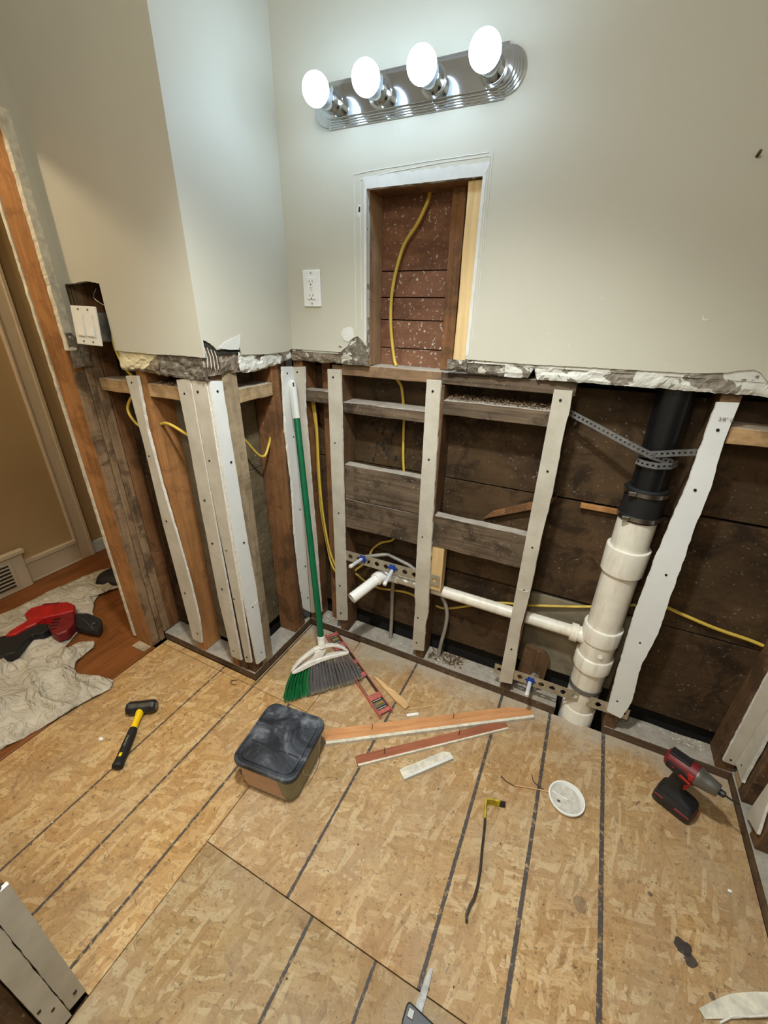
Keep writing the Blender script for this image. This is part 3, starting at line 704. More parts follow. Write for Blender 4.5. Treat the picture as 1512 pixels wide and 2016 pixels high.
# ---- right wall, near wall, ceiling
wr = struct(empty('wall_right'))
def LR(nm, *a, mat='stud', **k): return lumber(nm, *a, M[mat], wr, **k)
LR('bottom_plate', 1.797, 1.892, -2.5, -.002, 0, .04, mat='platey')
for y0 in (-.105, -.255, -.66, -1.07, -1.5, -1.9, -2.3): LR('stud', 1.799, 1.890, y0, y0+.042, .041, 1.36, mat='stud')
LR('block', 1.80, 1.88, -.062, -.004, .041, .095, mat='blocky')
for (z0, z1) in ((.05, .49), (.49, .905), (.905, 1.36)): MB().box(1.893, 1.91, -2.5, .1, z0+.001, z1-.001).build('sheathing_board', M['sheath'], wr, bevel=.001)
MB().box(1.775, 1.90, -2.5, -.024, 1.33, 2.44).build('painted_plaster', M['paint'], wr)
wn = struct(MB().box(-.75, 1.92, -2.56, -2.5, 0, 2.44).build('wall_near', M['paint']))
ce = struct(MB().box(-1.95, 1.95, -2.6, .7, 2.44, 2.47).build('ceiling', plain('ceiling_paint', (.62, .60, .55), .7, var=.03)))

# knee wall at the lower left
kw = struct(empty('wall_knee'))
MB().box(-.56, .240, -1.475, -1.330, 0, .515).build('plaster_body', M['paint'], kw, bevel=.002)
lumber('stud', .241, .280, -1.366, -1.330, 0, .515, M['studred'], kw)
lumber('stud', .241, .280, -1.404, -1.367, 0, .515, M['stud'], kw)
lumber('stud', .241, .280, -1.475, -1.406, 0, .50, M['stud'], kw)

# ---- hallway wall
hw = struct(empty('wall_hallway'))
HX = -1.69
MB().box(HX-.1, HX, -2.5, .7, 0, 2.44).build('painted_wall', M['hallpaint'], hw)
MB().box(HX, -.56, .60, .66, 0, 2.44).build('end_wall', M['hallpaint'], hw)
MB().box(HX, -.7, -2.56, -2.5, 0, 2.44).build('end_wall', M['hallpaint'], hw)
b = MB(); b.box(HX, HX+.018, -.170, -.090, 0, 2.3); b.box(HX, HX+.026, -.110, -.090, 0, 2.3); b.box(HX, HX+.024, -.183, -.168, .15, 2.3)
t1 = struct(b.build('trim_1', M['halltrim'], bevel=.003))
b = MB(); b.box(HX, HX+.018, -2.0, -.171, 0, .125); b.box(HX, HX+.026, -.47, -.171, .125, .15); b.box(HX, HX+.022, -2.0, -.171, 0, .012)
struct(b.build('baseboard_left', M['halltrim'], bevel=.002))
struct(MB().box(HX, HX+.016, -.089, .6, 0, .085).build('baseboard_right', M['halltrimwhite'], bevel=.003))
vent = empty('air_register', (HX, -.63, 0)); tag(vent, 'cream louvred air register boxed in at the base of the hallway wall', 'register')
b = MB(); b.box(.0265, .045, -.17, .165, 0, .215); b.box(.0265, .060, -.185, .178, .215, .240)
b.build('surround', M['halltrim'], vent, bevel=.003)
MB().box(.045, .050, -.16, .105, .03, .19).build('grille_frame', M['halltrim'], vent, bevel=.002)
for i in range(13): MB().obox((.0525, -.03, .045+i*.0108), (.0045, 0, -.001), (0, .115, 0), (0, 0, .0022)).build('slat', M['slot'] if i % 2 == 0 else M['halltrim'], vent)

# ================================================================== DRYWALL STRIPS (each a thing)
drywall('y', 0, [(.10, .168), (.5, .171), (1.288, .1695)], [(.118, .227), (.6, .2255), (1.290, .2265)], [(.194, 1.261), (.193, 1.008), (.2, .698), (.193, .315), (.193, .152)], 'straight pale drywall strip on the first stud right of the broom', (.3, .6))
drywall('y', 0, [(.087, .574), (.35, .577), (.40, .570), (1.281, .566)], [(.100, .630), (.26, .630), (.31, .636), (.7, .627), (1.282, .616)], [(.59, 1.246), (.593, 1.004), (.589, .682), (.593, .278), (.594, .135)], 'pale drywall strip on the stud under the niche, beside the fresh wood block', (.4, .8))
drywall('y', 0, [(.082, .973), (1.284, .972)], [(.094, 1.026), (.381, 1.016), (.576, 1.022), (.789, 1.021), (.98, 1.027), (1.148, 1.023), (1.241, 1.026), (1.285, 1.023)], [(.995, 1.256), (.999, 1.031), (.999, .747), (1.0, .564), (.997, .274)], 'pale drywall strip on the stud where the dark boards end, left of the drain stack', (.2, .9))
drywall('y', 0, [(.13, 1.376), (.31, 1.366), (.564, 1.356), (.806, 1.359), (1.048, 1.372), (1.288, 1.373)], [(.119, 1.426), (.22, 1.440), (.388, 1.425), (.531, 1.438), (.676, 1.433), (.791, 1.431), (.931, 1.427), (1.059, 1.429), (1.189, 1.418), (1.291, 1.421)], [(1.396, 1.218), (1.395, 1.045), (1.401, .759), (1.399, .481), (1.396, .196)], 'curling drywall strip stamped 3/8" on the stud right of the drain stack', (.8, 1.0), face='paperwhite')
drywall('y', T0, [(.100, -.352), (.699, -.373), (1.017, -.371), (1.269, -.381)], [(.099, -.297), (.236, -.280), (.431, -.284), (.648, -.300), (.864, -.322), (1.098, -.332), (1.274, -.321)], [(-.357, 1.249), (-.357, .984), (-.345, .715), (-.334, .366), (-.31, .15)], 'leftmost drywall strip on the orange stud between doorway and corner', (.2, .9), 'drywall strips on the tan wall studs')
drywall('y', T0, [(.103, -.111), (.406, -.129), (.821, -.132), (1.072, -.127), (1.276, -.130)], [(.103, -.058), (.649, -.0675), (.921, -.067), (1.285, -.067)], [(-.104, 1.235), (-.103, .858), (-.104, .678), (-.097, .468), (-.095, .142)], 'left one of the paired drywall strips butted together beside the outside corner', (.5, .5), 'drywall strips on the tan wall studs')
drywall('y', T0, [(.102, -.035), (.516, -.046), (.9, -.058), (1.281, -.064)], [(.115, .0), (1.281, .0)], [(-.043, 1.246), (-.043, 1.018), (-.034, .666), (-.037, .441), (-.02, .138)], 'right one of the paired drywall strips, its edge forming the outside corner', (.5, .5), 'drywall strips on the tan wall studs')
drywall('x', 0, [(.092, -.410), (.476, -.425), (1.002, -.427), (1.283, -.428)], [(.084, -.358), (.456, -.356), (.698, -.366), (.927, -.370), (1.147, -.376), (1.277, -.379)], [(-.404, 1.249), (-.391, 1.01), (-.387, .69), (-.391, .39), (-.38, .136)], 'bright drywall strip lit blue-white on the outside corner post, cracked near its foot', (.3, .8), face='paperwhite')
drywall('x', 0, [(.14, -.059), (.303, -.075), (.558, -.084), (.826, -.076), (1.047, -.088), (1.292, -.077)], [(.09, -.0125), (1.287, -.0125)], [(-.053, 1.266), (-.046, 1.016), (-.039, .684), (-.030, .378), (-.028, .191)], 'left leaf of the drywall angle in the inside corner behind the broom handle', (1.0, .2), 'drywall strips in the inside corner', face='paperwhite')
drywall('y', 0, [(.083, .013), (1.285, .013)], [(.115, .078), (.254, .074), (.538, .071), (.789, .063), (.972, .060), (1.139, .055), (1.290, .065)], [(.030, 1.268)], 'right leaf of the drywall angle in the inside corner behind the broom handle', (.0, .8), 'drywall strips in the inside corner')
drywall('y', 0, [(.092, 1.751), (.505, 1.741), (1.28, 1.735)], [(.091, 1.790), (1.28, 1.790)], [(1.768, .11)], 'drywall strip at the far right inside corner, facing the room', (.6, .2), 'drywall strips at the right corner')
drywall('X', 1.797, [(.104, -.016), (1.28, -.016)], [(.105, -.085), (.35, -.068), (1.28, -.06)], [(-.045, .135)], 'drywall strip on the right wall butted into the far right corner', (.2, 1.0), 'drywall strips at the right corner')
drywall('X', 1.797, [(.076, -.179), (.6, -.185), (1.28, -.18)], [(.105, -.255), (.22, -.215), (.5, -.24), (1.28, -.24)], [(-.2, .4)], 'second drywall strip on the right wall, cut off by the photo edge beside the drill', (.2, 1.0), 'drywall strips at the right corner')
drywall('x', .280, [(.026, -1.3635), (.515, -1.3640)], [(.020, -1.328), (.513, -1.3275)], [(-1.342, .06)], 'short beige drywall strip capping the low wall end, the one nearer the floor sheet', (.6, .1), 'strips on the low wall end')
drywall('x', .280, [(.010, -1.402), (.518, -1.4035)], [(.006, -1.3655), (.512, -1.366)], [(-1.38, .09), (-1.395, .13)], 'short beige drywall strip capping the low wall end, the outer of the two', (.1, .6), 'strips on the low wall end')

def crack(o, y, z, ln, pl='x'):   # paper crease, real sliver of exposed core
    l0 = o.location; b = MB(); p = [(0, 0), (ln*.3, .003), (ln*.55, -.002), (ln*.8, .004), (ln, .010), (ln*.8, .0075), (ln*.5, .0015), (ln*.3, .006)]
    b.prism(p, (.0128-l0.x, y-l0.y, z-l0.z) if pl == 'x' else (y-l0.x, -.0128-l0.y, z-l0.z), (0, 1, 0) if pl == 'x' else (1, 0, 0), (0, 0, 1), (1, 0, 0) if pl == 'x' else (0, -1, 0), 0, .0016)
    b.build('torn_crease', M['gypsum'], o)
DS = [o for o in COL.objects if o.name.startswith('drywall_strip')]
crack([o for o in DS if 'cracked' in o['label']][0], -.395, .395, .036)
crack([o for o in DS if 'dark boards end' in o['label']][0], .978, .560, .044, 'y')
def text3d(name, body, size, loc, rot, mat, parent=None, ext=.0001):
    cu = bpy.data.curves.new(name, 'FONT'); cu.body = body; cu.size = size; cu.extrude = ext; cu.align_x = 'CENTER'; cu.align_y = 'CENTER'
    o = bpy.data.objects.new(name, cu); COL.objects.link(o); cu.materials.append(mat); bpy.context.view_layer.update()
    me = bpy.data.meshes.new_from_object(o.evaluated_get(bpy.context.evaluated_depsgraph_get())); bpy.data.objects.remove(o)
    if not me.materials: me.materials.append(mat)
    o = bpy.data.objects.new(name, me); COL.objects.link(o); o.location = loc; o.rotation_euler = rot
    if parent: o.parent = parent
    return o
st4 = [o for o in COL.objects if o.name.startswith('drywall_strip') and '3/8' in o.get('label', '')][0]
lo4 = st4.location
text3d('stamp', '3/8" C', .013, (1.405-lo4.x, -.0141-lo4.y, 1.247-lo4.z), (PI/2, 0, 0), plain('ink_stamp', S(120, 112, 100), .8), st4)

# ================================================================== VANITY LIGHT
vl = empty('vanity_light', (.473, -PF, 2.018)); tag(vl, 'chrome four-globe vanity light bar glowing high on the wall', 'light fixture')
def bar_outline(hx, hz, rr, nb=.012):
    pts = []
    for i in range(17):
        t = -PI/2+PI*i/16; pts.append((hx+rr*math.cos(t), rr*math.sin(t)))
    pts += [(hx, hz), (-hx, hz)]
    for i in range(17):
        t = PI/2+PI*i/16; pts.append((-hx+rr*math.cos(t), rr*math.sin(t)))
    pts += [(-hx, -hz), (hx, -hz)]
    return pts
lay = [(.256, .0525, .0465, 0, .005), (.252, .0485, .0435, .005, .009), (.249, .044, .040, .009, .013), (.246, .040, .0365, .013, .018), (.243, .035, .033, .018, .024)]
for i, (hx, hz, rr, d0, d1) in enumerate(lay):
    MB().prism(bar_outline(hx, hz, rr), (0, 0, 0), (1, 0, 0), (0, 0, 1), (0, -1, 0), d0, d1).build('backplate' if i == 0 else 'raised_step', M['chrome'], vl, bevel=.0015, seg=2)
for bx in (-.2285, -.076, .076, .2285):   # unseen opaque collar added to keep light off the wall, lit dome in front
    so = MB().lathe((bx, -.024, 0), (0, -1, 0), [(0, .035), (.003, .035), (.004, .0285), (.030, .0275), (.036, .029), (.043, .028), (.044, .020)], 36).build('socket', M['chrome'], vl, smooth=True)
    RB = .0360; CB = .012+RB
    pr = [(CB-RB*math.cos(PI*j/24), RB*math.sin(PI*j/24)) for j in range(9, 24)]+[(CB+RB, .0005)]
    gb = MB().lathe((bx, -.060, 0), (0, -1, 0), pr, 36, (False, True)).build('globe_bulb', M['bulb'], vl, smooth=True)
    pr = [(.0, .013), (.010, .014)]+[(CB-RB*math.cos(PI*j/24), RB*math.sin(PI*j/24)) for j in range(4, 10)]
    MB().lathe((bx, -.060, 0), (0, -1, 0), pr, 36, (True, True)).build('collar', M['whiteplastic'], gb, smooth=True)

# housing for the added fill lamp, out of view behind the camera
cl = empty('fill_lamp_fixture', (.85, -1.80, 2.44)); tag(cl, 'round frosted ceiling fill light, added out of view over the bathroom', 'light fixture')
MB().lathe((0, 0, 0), (0, 0, -1), [(0, .16), (.02, .16), (.022, .15)], 32).build('pan', M['whiteplastic'], cl, smooth=True)

dn = empty('fill_downlight_fixture', (.72, -.90, 2.44)); tag(dn, 'small added, unseen recessed downlight in the ceiling above the subfloor', 'light fixture')  # trim for the added fill spot
MB().lathe((0, 0, 0), (0, 0, -1), [(0, .075), (.004, .095), (.008, .090), (.008, .075), (.002, .075)], 32, (False, False)).build('trim_ring', M['whiteplastic'], dn, smooth=True)

# ================================================================== OUTLET AND SWITCH
ol = empty('wall_outlet', (.1275, -PF, 1.5535)); tag(ol, 'white rectangular duplex outlet with test buttons on the wall left of the niche', 'outlet')
MB().box(-.0355, .0355, -.006, 0, -.057, .057).build('cover_plate', M['whiteplastic'], ol, bevel=.003, seg=3)
MB().box(-.0165, .0165, -.0095, -.006, -.0335, .0335).build('receptacle', M['whiteplastic'], ol, bevel=.001, seg=2)
for s_ in (1, -1):
    for dx, hh in ((-.0065, .0038), (.0065, .0032)): MB().box(dx-.0009, dx+.0009, -.0099, -.0094, s_*.021-hh, s_*.021+hh).build('slot', M['slot'], ol)
    MB().cyl((0, -.0094, s_*.021-.009), (0, -.0099, s_*.021-.009), .0024, n=12).build('slot', M['slot'], ol)
    MB().cyl((0, -.0058, s_*.047), (0, -.0072, s_*.047), .003, n=12).build('screw', M['steel'], ol)
for s_ in (1, -1): MB().box(-.006, .006, -.0106, -.0094, s_*.004-.0026, s_*.004+.0026).build('test_button', M['dirtywhite'], ol, bevel=.0004)

sw = empty('switch_plate', (-.463, -.468, 1.425)); sw.rotation_euler = (math.radians(-4), math.radians(1.5), math.radians(3)); tag(sw, 'loose double rocker switch plate hanging in the cut hole by the doorway', 'switch')
MB().box(-.060, .060, -.006, 0, -.059, .059).build('cover_plate', M['whiteplastic'], sw, bevel=.002, seg=2)
for dx in (-.023, .023):
    MB().prism([(0, -.034), (-.003, -.034), (-.0055, -.030), (-.002, 0), (-.0015, .034), (0, .034)], (dx, -.006, 0), (0, 1, 0), (0, 0, 1), (1, 0, 0), -.0165, .0165).build('rocker', M['whiteplastic'], sw, bevel=.0006)
    for s_ in (1, -1): MB().cyl((dx, -.0058, s_*.0485), (dx, -.0072, s_*.0485), .0032, n=12).build('screw', M['toolgrey'], sw)
MB().box(-.052, .052, .002, .045, -.045, .045).build('electrical_box', M['steel'], sw, bevel=.003)
def wire(name, pts, r, mat, label=None, cat=None, sub=8, group=None, flat=1.0):
    P = [Vector(p) for p in pts]; out = []
    for i in range(len(P)-1):
        p0 = P[max(i-1, 0)]; p1 = P[i]; p2 = P[i+1]; p3 = P[min(i+2, len(P)-1)]
        for j in range(sub):
            t = j/sub; out.append(.5*((2*p1)+(p2-p0)*t+(2*p0-5*p1+4*p2-p3)*t*t+(-p0+3*p1-3*p2+p3)*t**3))
    out.append(P[-1]); base = out[0].copy()
    o = MB().tube([p-base for p in out], r, 10, flat).build(name, mat, smooth=True, loc=base)
    if label: tag(o, label, cat, group)
    return o
wire('bare_wire', [(-.43, -.43, 1.535), (-.46, -.425, 1.51), (-.42, -.428, 1.49), (-.395, -.43, 1.487)], .0012, M['steel'], 'thin bare wire poking out above the loose switch plate', 'wire')

# ================================================================== CABLES
G1 = 'yellow cables in the open walls'
wire('cable', [(.507, .078, 1.816), (.503, .07, 1.79), (.474, .07, 1.739), (.425, .07, 1.672), (.392, .07, 1.555), (.389, .07, 1.443), (.410, .06, 1.335), (.425, .05, 1.3105)], .0058, M['yellow'], 'yellow cable curving down through the open niche', 'cable', group=G1)
wire('cable', [(.425, .05, 1.269), (.437, .07, 1.24), (.441, .08, 1.20), (.443, .083, 1.1735)], .0055, M['yellow'], 'short stretch of yellow cable just below the niche sill', 'cable', group=G1)
wire('cable', [(.449, .083, 1.130), (.449, .082, 1.06), (.455, .075, .96), (.465, .07, .86), (.46, .07, .70), (.44, .07, .63), (.418, .075, .579), (.36, .082, .545), (.317, .08, .499), (.29, .08, .43), (.222, .085, .35), (.235, .088, .325), (.332, .085, .292), (.49, .085, .315), (.57, .085, .30)], .0052, M['yellow'], 'yellow cable dropping behind the grey boards and looping back above the trap arm', 'cable', group=G1)
wire('cable', [(.640, .088, .290), (.70, .088, .297), (.88, .085, .395), (1.02, .085, .434), (1.13, .088, .467), (1.229, .09, .50), (1.372, .09, .56)], .0052, M['yellow'], 'yellow cable running low behind the white branch pipe to the stack', 'cable', group=G1)
wire('cable', [(1.43, .075, .607), (1.46, .085, .585), (1.598, .088, .552), (1.70, .088, .540), (1.742, .088, .532)], .006, M['yellow'], 'yellow cable crossing the bay right of the curling strip', 'cable', group=G1)
wire('cable', [(.050, .045, 1.156), (.055, .055, 1.05), (.056, .058, .98), (.052, .06, .86), (.054, .06, .76), (.058, .06, .633), (.085, .058, .46), (.13, .03, .375), (.180, .03, .33)], .005, M['yellow'], 'yellow cable bowing down the dark corner bay behind the broom, the left of two', 'cable', group=G1)
wire('cable', [(.060, .045, 1.156), (.068, .045, 1.05), (.075, .035, .90), (.078, .035, .75), (.09, .035, .60), (.12, .03, .45), (.165, .02, .37), (.180, .02, .36)], .005, M['yellow'], 'yellow cable bowing down the dark corner bay behind the broom, the right of two', 'cable', group=G1)
wire('cable', [(-.045, -.299, 1.10), (-.05, -.245, 1.036), (-.045, -.195, .972), (-.04, -.165, .962), (-.04, -.135, 1.0), (-.035, -.120, 1.035), (-.02, -.10, 1.043), (.003, -.075, 1.045)], .0052, M['yellow'], 'yellow cable sagging in a V inside the chase bay', 'cable', group=G1)
wire('cable', [(-.392, -.436, 1.40), (-.398, -.435, 1.36), (-.385, -.432, 1.31), (-.375, -.425, 1.283), (-.372, -.41, 1.262)], .005, M['yellow'], 'yellow cable end coming out of the cut hole above the leftmost strip', 'cable', group=G1)
wire('cable', [(-.43, -.37, 1.203), (-.455, -.385, 1.18), (-.474, -.395, 1.135), (-.445, -.398, 1.095), (-.40, -.40, 1.075), (-.347, -.40, 1.065)], .0052, M['yellow'], 'yellow cable looping left of the leftmost drywall strip', 'cable', group=G1)
wire('cable', [(-.295, -.40, 1.105), (-.270, -.40, 1.112), (-.236, -.40, 1.107), (-.172, -.40, 1.085), (-.129, -.40, 1.075)], .0052, M['yellow'], 'yellow cable leaving a bored hole in the orange stud', 'cable', group=G1)

# ================================================================== DRAIN STACK
SX, SY = 1.290, .052
ds = empty('drain_stack', (SX, SY, 0)); tag(ds, 'vertical drain stack of white plastic below and black pipe above, with white side branch', 'drain pipe')
def seg(nm, z0, z1, prof, mat, par=ds, n=40): return MB().lathe((0, 0, z0), (0, 0, 1), prof, n).build(nm, M[mat], par, smooth=True)
seg('upper_pipe', .99, 1.46, [(0, .0475), (.47, .0475)], 'abs')['label'] = 'black upper pipe'
cp = seg('rubber_coupling', .905, 1.012, [(0, .058), (.002, .0605), (.018, .0605), (.02, .0585), (.088, .0575), (.09, .0595), (.105, .0595), (.108, .056), (.1085, .049)], 'rubber')
for z in (.918, 1.000):
    cb = MB().lathe((0, 0, z-.0065), (0, 0, 1), [(0, .0612), (.0, .0632), (.013, .0632), (.013, .0612)], 40, (False, False)).build('band_clamp', M['clamp'], cp, smooth=True)
    MB().box(-.052, -.030, -.060, -.048, z-.007, z+.007).build('band_clamp', M['clamp'], cp, bevel=.002)
seg('lower_pipe', -.36, .91, [(0, .0565), (1.265, .0565)], 'pvc')
seg('pipe_hub', .705, .80, [(0, .058), (.001, .0655), (.090, .0665), (.095, .0655), (.0955, .057)], 'pvc')
tee = seg('sanitary_tee', .27, .468, [(0, .058), (.001, .066), (.058, .066), (.060, .0645), (.062, .0595), (.130, .0595), (.134, .065), (.194, .066), (.198, .0645), (.1985, .057)], 'pvc')
MB().lathe((-.045, 0, .395), (-1, 0, .02), [(0, .034), (.022, .030), (.030, .0295), (.031, .0345), (.055, .0345), (.056, .026)], 28).build('branch_inlet', M['pvc'], tee, smooth=True)
MB().cyl((.010, -.059, .365), (.0095, -.0615, .365), .0085, n=20).build('cast_mark', M['pvcwhite'], tee)
seg('pipe_hub', .03, .060, [(-.2, .058), (-.19, .0625), (.028, .0625), (.03, .061), (.031, .057)], 'pvc')
MB().lathe((0, 0, .160), (.02, 0, 1), [(0, .0572), (.0, .0595), (.020, .0595), (.020, .0572)], 40, (False, False)).build('perforated_band', M['strap'], ds, smooth=True)
def hollow(b, p0, p1, ro, ri, n=28):
    p0, p1 = Vector(p0), Vector(p1); d, a, c_ = b.frame(p1-p0); q = p1-d*.03
    b.rings([b.ring(p0, a, c_, ro, n), b.ring(p1, a, c_, ro, n), b.ring(p1, a, c_, ri, n), b.ring(q, a, c_, ri, n)])
    return b
dl = Vector((SX, SY, 0))
MB().cyl(Vector((.44, .052, .408))-dl, Vector((1.205, .052, .398))-dl, .0242, n=28).build('branch_pipe', M['pvc'], ds, smooth=True)
el = [Vector((.47, .052, .408)), Vector((.440, .052, .410)), Vector((.415, .042, .412)), Vector((.398, .022, .414)), Vector((.388, .0, .414)), Vector((.384, -.015, .412))]
MB().tube([p-dl for p in el], [.0285, .0285, .0290, .0290, .0285, .0285], 24).build('elbow', M['pvcwhite'], ds, smooth=True)
hollow(MB(), Vector((.386, -.010, .412))-dl, Vector((.330, -.135, .372))-dl, .0235, .0195).build('trap_arm', M['pvcwhite'], ds, smooth=True)
# perforated strap round the black pipe
def perf(name, pts, wid, label, holes, mat, hr):
    """strap following pts (x,y,z), standing on edge, with real holes cut by building the web between them"""
    P = [Vector(p) for p in pts]; lens = [0]
    for a, b_ in zip(P, P[1:]): lens.append(lens[-1]+(b_-a).length)
    def at(t):
        for i in range(len(P)-1):
            if t <= lens[i+1] or i == len(P)-2:
                u = (t-lens[i])/(lens[i+1]-lens[i]); d = (P[i+1]-P[i]).normalized(); return P[i].lerp(P[i+1], u), d
    Lt = lens[-1]; n = max(1, int(Lt/holes)); st = Lt/n; b = MB(); base = P[0].copy()
    for i in range(n):
        ts = [i*st+st*j/4 for j in range(5)]
        for j in range(4):
            (p0, d0), (p1, d1) = at(ts[j]), at(ts[j+1])
            upv = d0.cross(Vector((0, 1, 0))).normalized() if abs(d0.y) < .9 else Vector((0, 0, 1))
            if upv.z < 0: upv = -upv
            upv1 = upv; th = Vector((0, -.0012, 0))
            def quad(l0, l1, h0, h1):
                vs = []
                for off in (Vector((0, 0, 0)), th):
                    vs += [p0+upv*l0+off-base, p1+upv1*l1+off-base, p1+upv1*h1+off-base, p0+upv*h0+off-base]
                b.add(vs, [(0, 1, 2, 3), (7, 6, 5, 4), (0, 4, 5, 1), (1, 5, 6, 2), (2, 6, 7, 3), (3, 7, 4, 0)])
            H = wid/2
            if j in (1, 2):
                a0, a1 = (.35*hr, hr) if j == 1 else (hr, .35*hr)
                quad(a0, a1, H, H); quad(-H, -H, -a0, -a1)
            else: quad(-H, -H, H, H)
    o = b.build(name, mat, loc=base)
    return tag(o, label, 'metal strap')
perf('perforated_strap', [(1.024, .040, 1.214), (1.10, .02, 1.187), (1.20, -.002, 1.150), (1.27, -.006, 1.124), (1.325, .01, 1.108)], .019, 'thin perforated steel strap slanting from the third stud down to the black pipe', .0135, M['strap'], .0035)
perf('perforated_strap', [(1.235, .03, 1.118), (1.25, .0, 1.124), (1.285, -.006, 1.133), (1.33, -.002, 1.142), (1.379, .004, 1.150)], .019, 'perforated steel strap hugging the black pipe and tied to the right stud', .0135, M['strap'], .0035)
perf('perforated_strap', [(1.236, .02, 1.098), (1.255, .002, 1.096), (1.29, -.0045, 1.096), (1.325, .004, 1.100), (1.342, .03, 1.104)], .019, 'perforated steel strap loop, the lowest around the black pipe', .0135, M['strap'], .0035)
# stub-out brackets
def bracket(x0, x1, z, label, th0=.0285):
    o = perf('stub_out_bracket', [(x0, -.0012, z), (x1, -.0012, z)], .052, label, .0415, M['bracket'], .0125)
    return o
bracket(.226, .672, .487, 'zinc bracket with large holes carrying two water stubs under the niche')
bracket(.945, 1.448, .138, 'zinc bracket with large holes passing low in front of the drain stack')
def stub(x, z, tip, riser, label):
    o = empty('water_stub', (x, 0, z)); tag(o, label, 'water pipe', 'water stub-outs')
    cl_ = MB(); cl_.lathe((0, -.0015, 0), (0, -1, 0), [(0, .0165), (.003, .0165), (.004, .0115), (.009, .0110), (.010, .009)], 24)
    for j in range(6):
        t = 2*PI*j/6; cl_.obox((.017*math.cos(t), -.003, .017*math.sin(t)), (.004*math.cos(t), 0, .004*math.sin(t)), (0, .0015, 0), (-.003*math.sin(t), 0, .003*math.cos(t)))
    cl_.build('collar', M['blue'], o, smooth=True)['label'] = 'blue collar'
    tp = Vector(tip)-Vector((x, 0, z)); d = tp.normalized()
    MB().cyl((0, .02, 0), tp, .0078, n=20).build('tube', M['pex'], o, smooth=True)
    MB().lathe(tp, d, [(-.012, .0085), (-.004, .0088), (0, .0085), (.003, .006)], 20).build('end_cap', M['dirtywhite'], o, smooth=True)
    pts = [Vector(p)-Vector((x, 0, z)) for p in riser]
    wire_ = MB(); wire_.tube(pts, .0085, 12); wire_.build('riser', M['greypex'], o, smooth=True)['label'] = 'grey riser tube'
    return o
stub(.313, .492, (.300, -.092, .500), [(.313, .02, .492), (.33, .04, .49), (.40, .075, .50), (.50, .082, .47), (.56, .078, .44)], 'left water stub with blue collar above the trap arm')
stub(.458, .488, (.463, -.090, .460), [(.458, .02, .488), (.450, .045, .47), (.438, .06, .40), (.434, .058, .30), (.436, .056, .15), (.434, .055, .041)], 'middle water stub with blue collar, pointing down over the white elbow')
stub(1.092, .137, (1.090, -.075, .128), [(1.092, .02, .137), (1.10, .04, .135), (1.115, .052, .12), (1.116, .054, .041)], 'low water stub with blue collar beside the drain stack')
wire('supply_tube', [(.672, .055, .372), (.690, .058, .34), (.703, .058, .28), (.700, .056, .20), (.690, .055, .12), (.684, .05, .041)], .0085, M['greypex'], 'bare grey supply tube bending up from the plate right of the second strip', 'water pipe')
wb_ = MB().box(-.025, .025, -.0225, .0225, -.105, .105).build('wood_block', M['pine'], bevel=.002, loc=(.653, .0015+.0235, .540)); tag(wb_, 'short block of fresh pine fixed beside the second strip under the dark board', 'wood block')

# ================================================================== BROOM
br = empty('broom', (.295, -.3275, 0)); tag(br, 'angle broom with green handle and grey and green bristles leaning in the corner', 'broom')
Ao = Vector((.18, -.45, 0))-Vector(br.location)
bu = Vector((.68444, .72907, 0)); bw = Vector((-.22354, .20986, .95184)); bn = Vector((.69396, -.65147, .30661))
def BP(s_, h, d=0): return Ao+bu*s_+bw*h+bn*d
outer = [(.043, .120), (.052, .137), (.085, .166), (.12, .186), (.154, .201), (.171, .205), (.199, .206), (.227, .200), (.254, .190), (.28, .173), (.297, .150), (.291, .140), (.248, .140), (.206, .1405), (.164, .138), (.121, .130), (.085, .121), (.052, .115)]
# frame with two openings: build as upper arc, lower bar, web
up_o = [(.043, .120), (.052, .137), (.085, .166), (.12, .186), (.154, .201), (.185, .206), (.227, .200), (.254, .190), (.28, .173), (.297, .150)]
up_i = [(.055, .128), (.066, .139), (.096, .160), (.127, .174), (.158, .186), (.188, .192), (.223, .189), (.247, .181), (.268, .168), (.283, .152)]
lo_i = [(.055, .128), (.085, .138), (.121, .150), (.164, .155), (.206, .156), (.248, .154), (.275, .153), (.297, .150)]
lo_o = [(.043, .120), (.052, .114), (.085, .119), (.121, .128), (.164, .136), (.206, .139), (.248, .139), (.288, .139)]
def quadband(a, b_, d0, d1, bld):
    n = min(len(a), len(b_))
    vs = []
    for i in range(n):
        for (s_, h), d in ((a[i], d0), (b_[i], d0), (b_[i], d1), (a[i], d1)): vs.append(BP(s_, h, d))
    fs = []
    for i in range(n-1):
        for j in range(4): k_ = (j+1) % 4; fs.append((i*4+j, i*4+k_, (i+1)*4+k_, (i+1)*4+j))
    fs += [(0, 1, 2, 3), ((n-1)*4+3, (n-1)*4+2, (n-1)*4+1, (n-1)*4)]
    bld.add(vs, fs)
hb = MB(); quadband(up_o, up_i, -.012, .012, hb); quadband(lo_i, lo_o, -.016, .016, hb)
quadband([(.150, .190), (.146, .175), (.135, .160), (.120, .146)], [(.196, .192), (.196, .180), (.186, .165), (.170, .146)], -.010, .013, hb)
hb.build('bristle_block', M['dirtywhite'], br, bevel=.003, seg=2, smooth=True)['label'] = 'off-white plastic head frame'
MB().lathe(BP(.184, .196), bw, [(0, .0185), (.005, .0165), (.048, .0155), (.050, .013)], 24).build('socket', M['dirtywhite'], br, smooth=True)
MB().cyl(BP(.1845, .235), BP(.193, 1.20), .0128, n=24).build('handle', M['green'], br, smooth=True)['label'] = 'green tube handle'
gp = MB().lathe((0, 0, 0), (0, 0, 1), [(0, .0135), (.002, .0155), (.10, .0160), (.115, .0150), (.135, .0135), (.146, .009), (.148, .003)], 28)
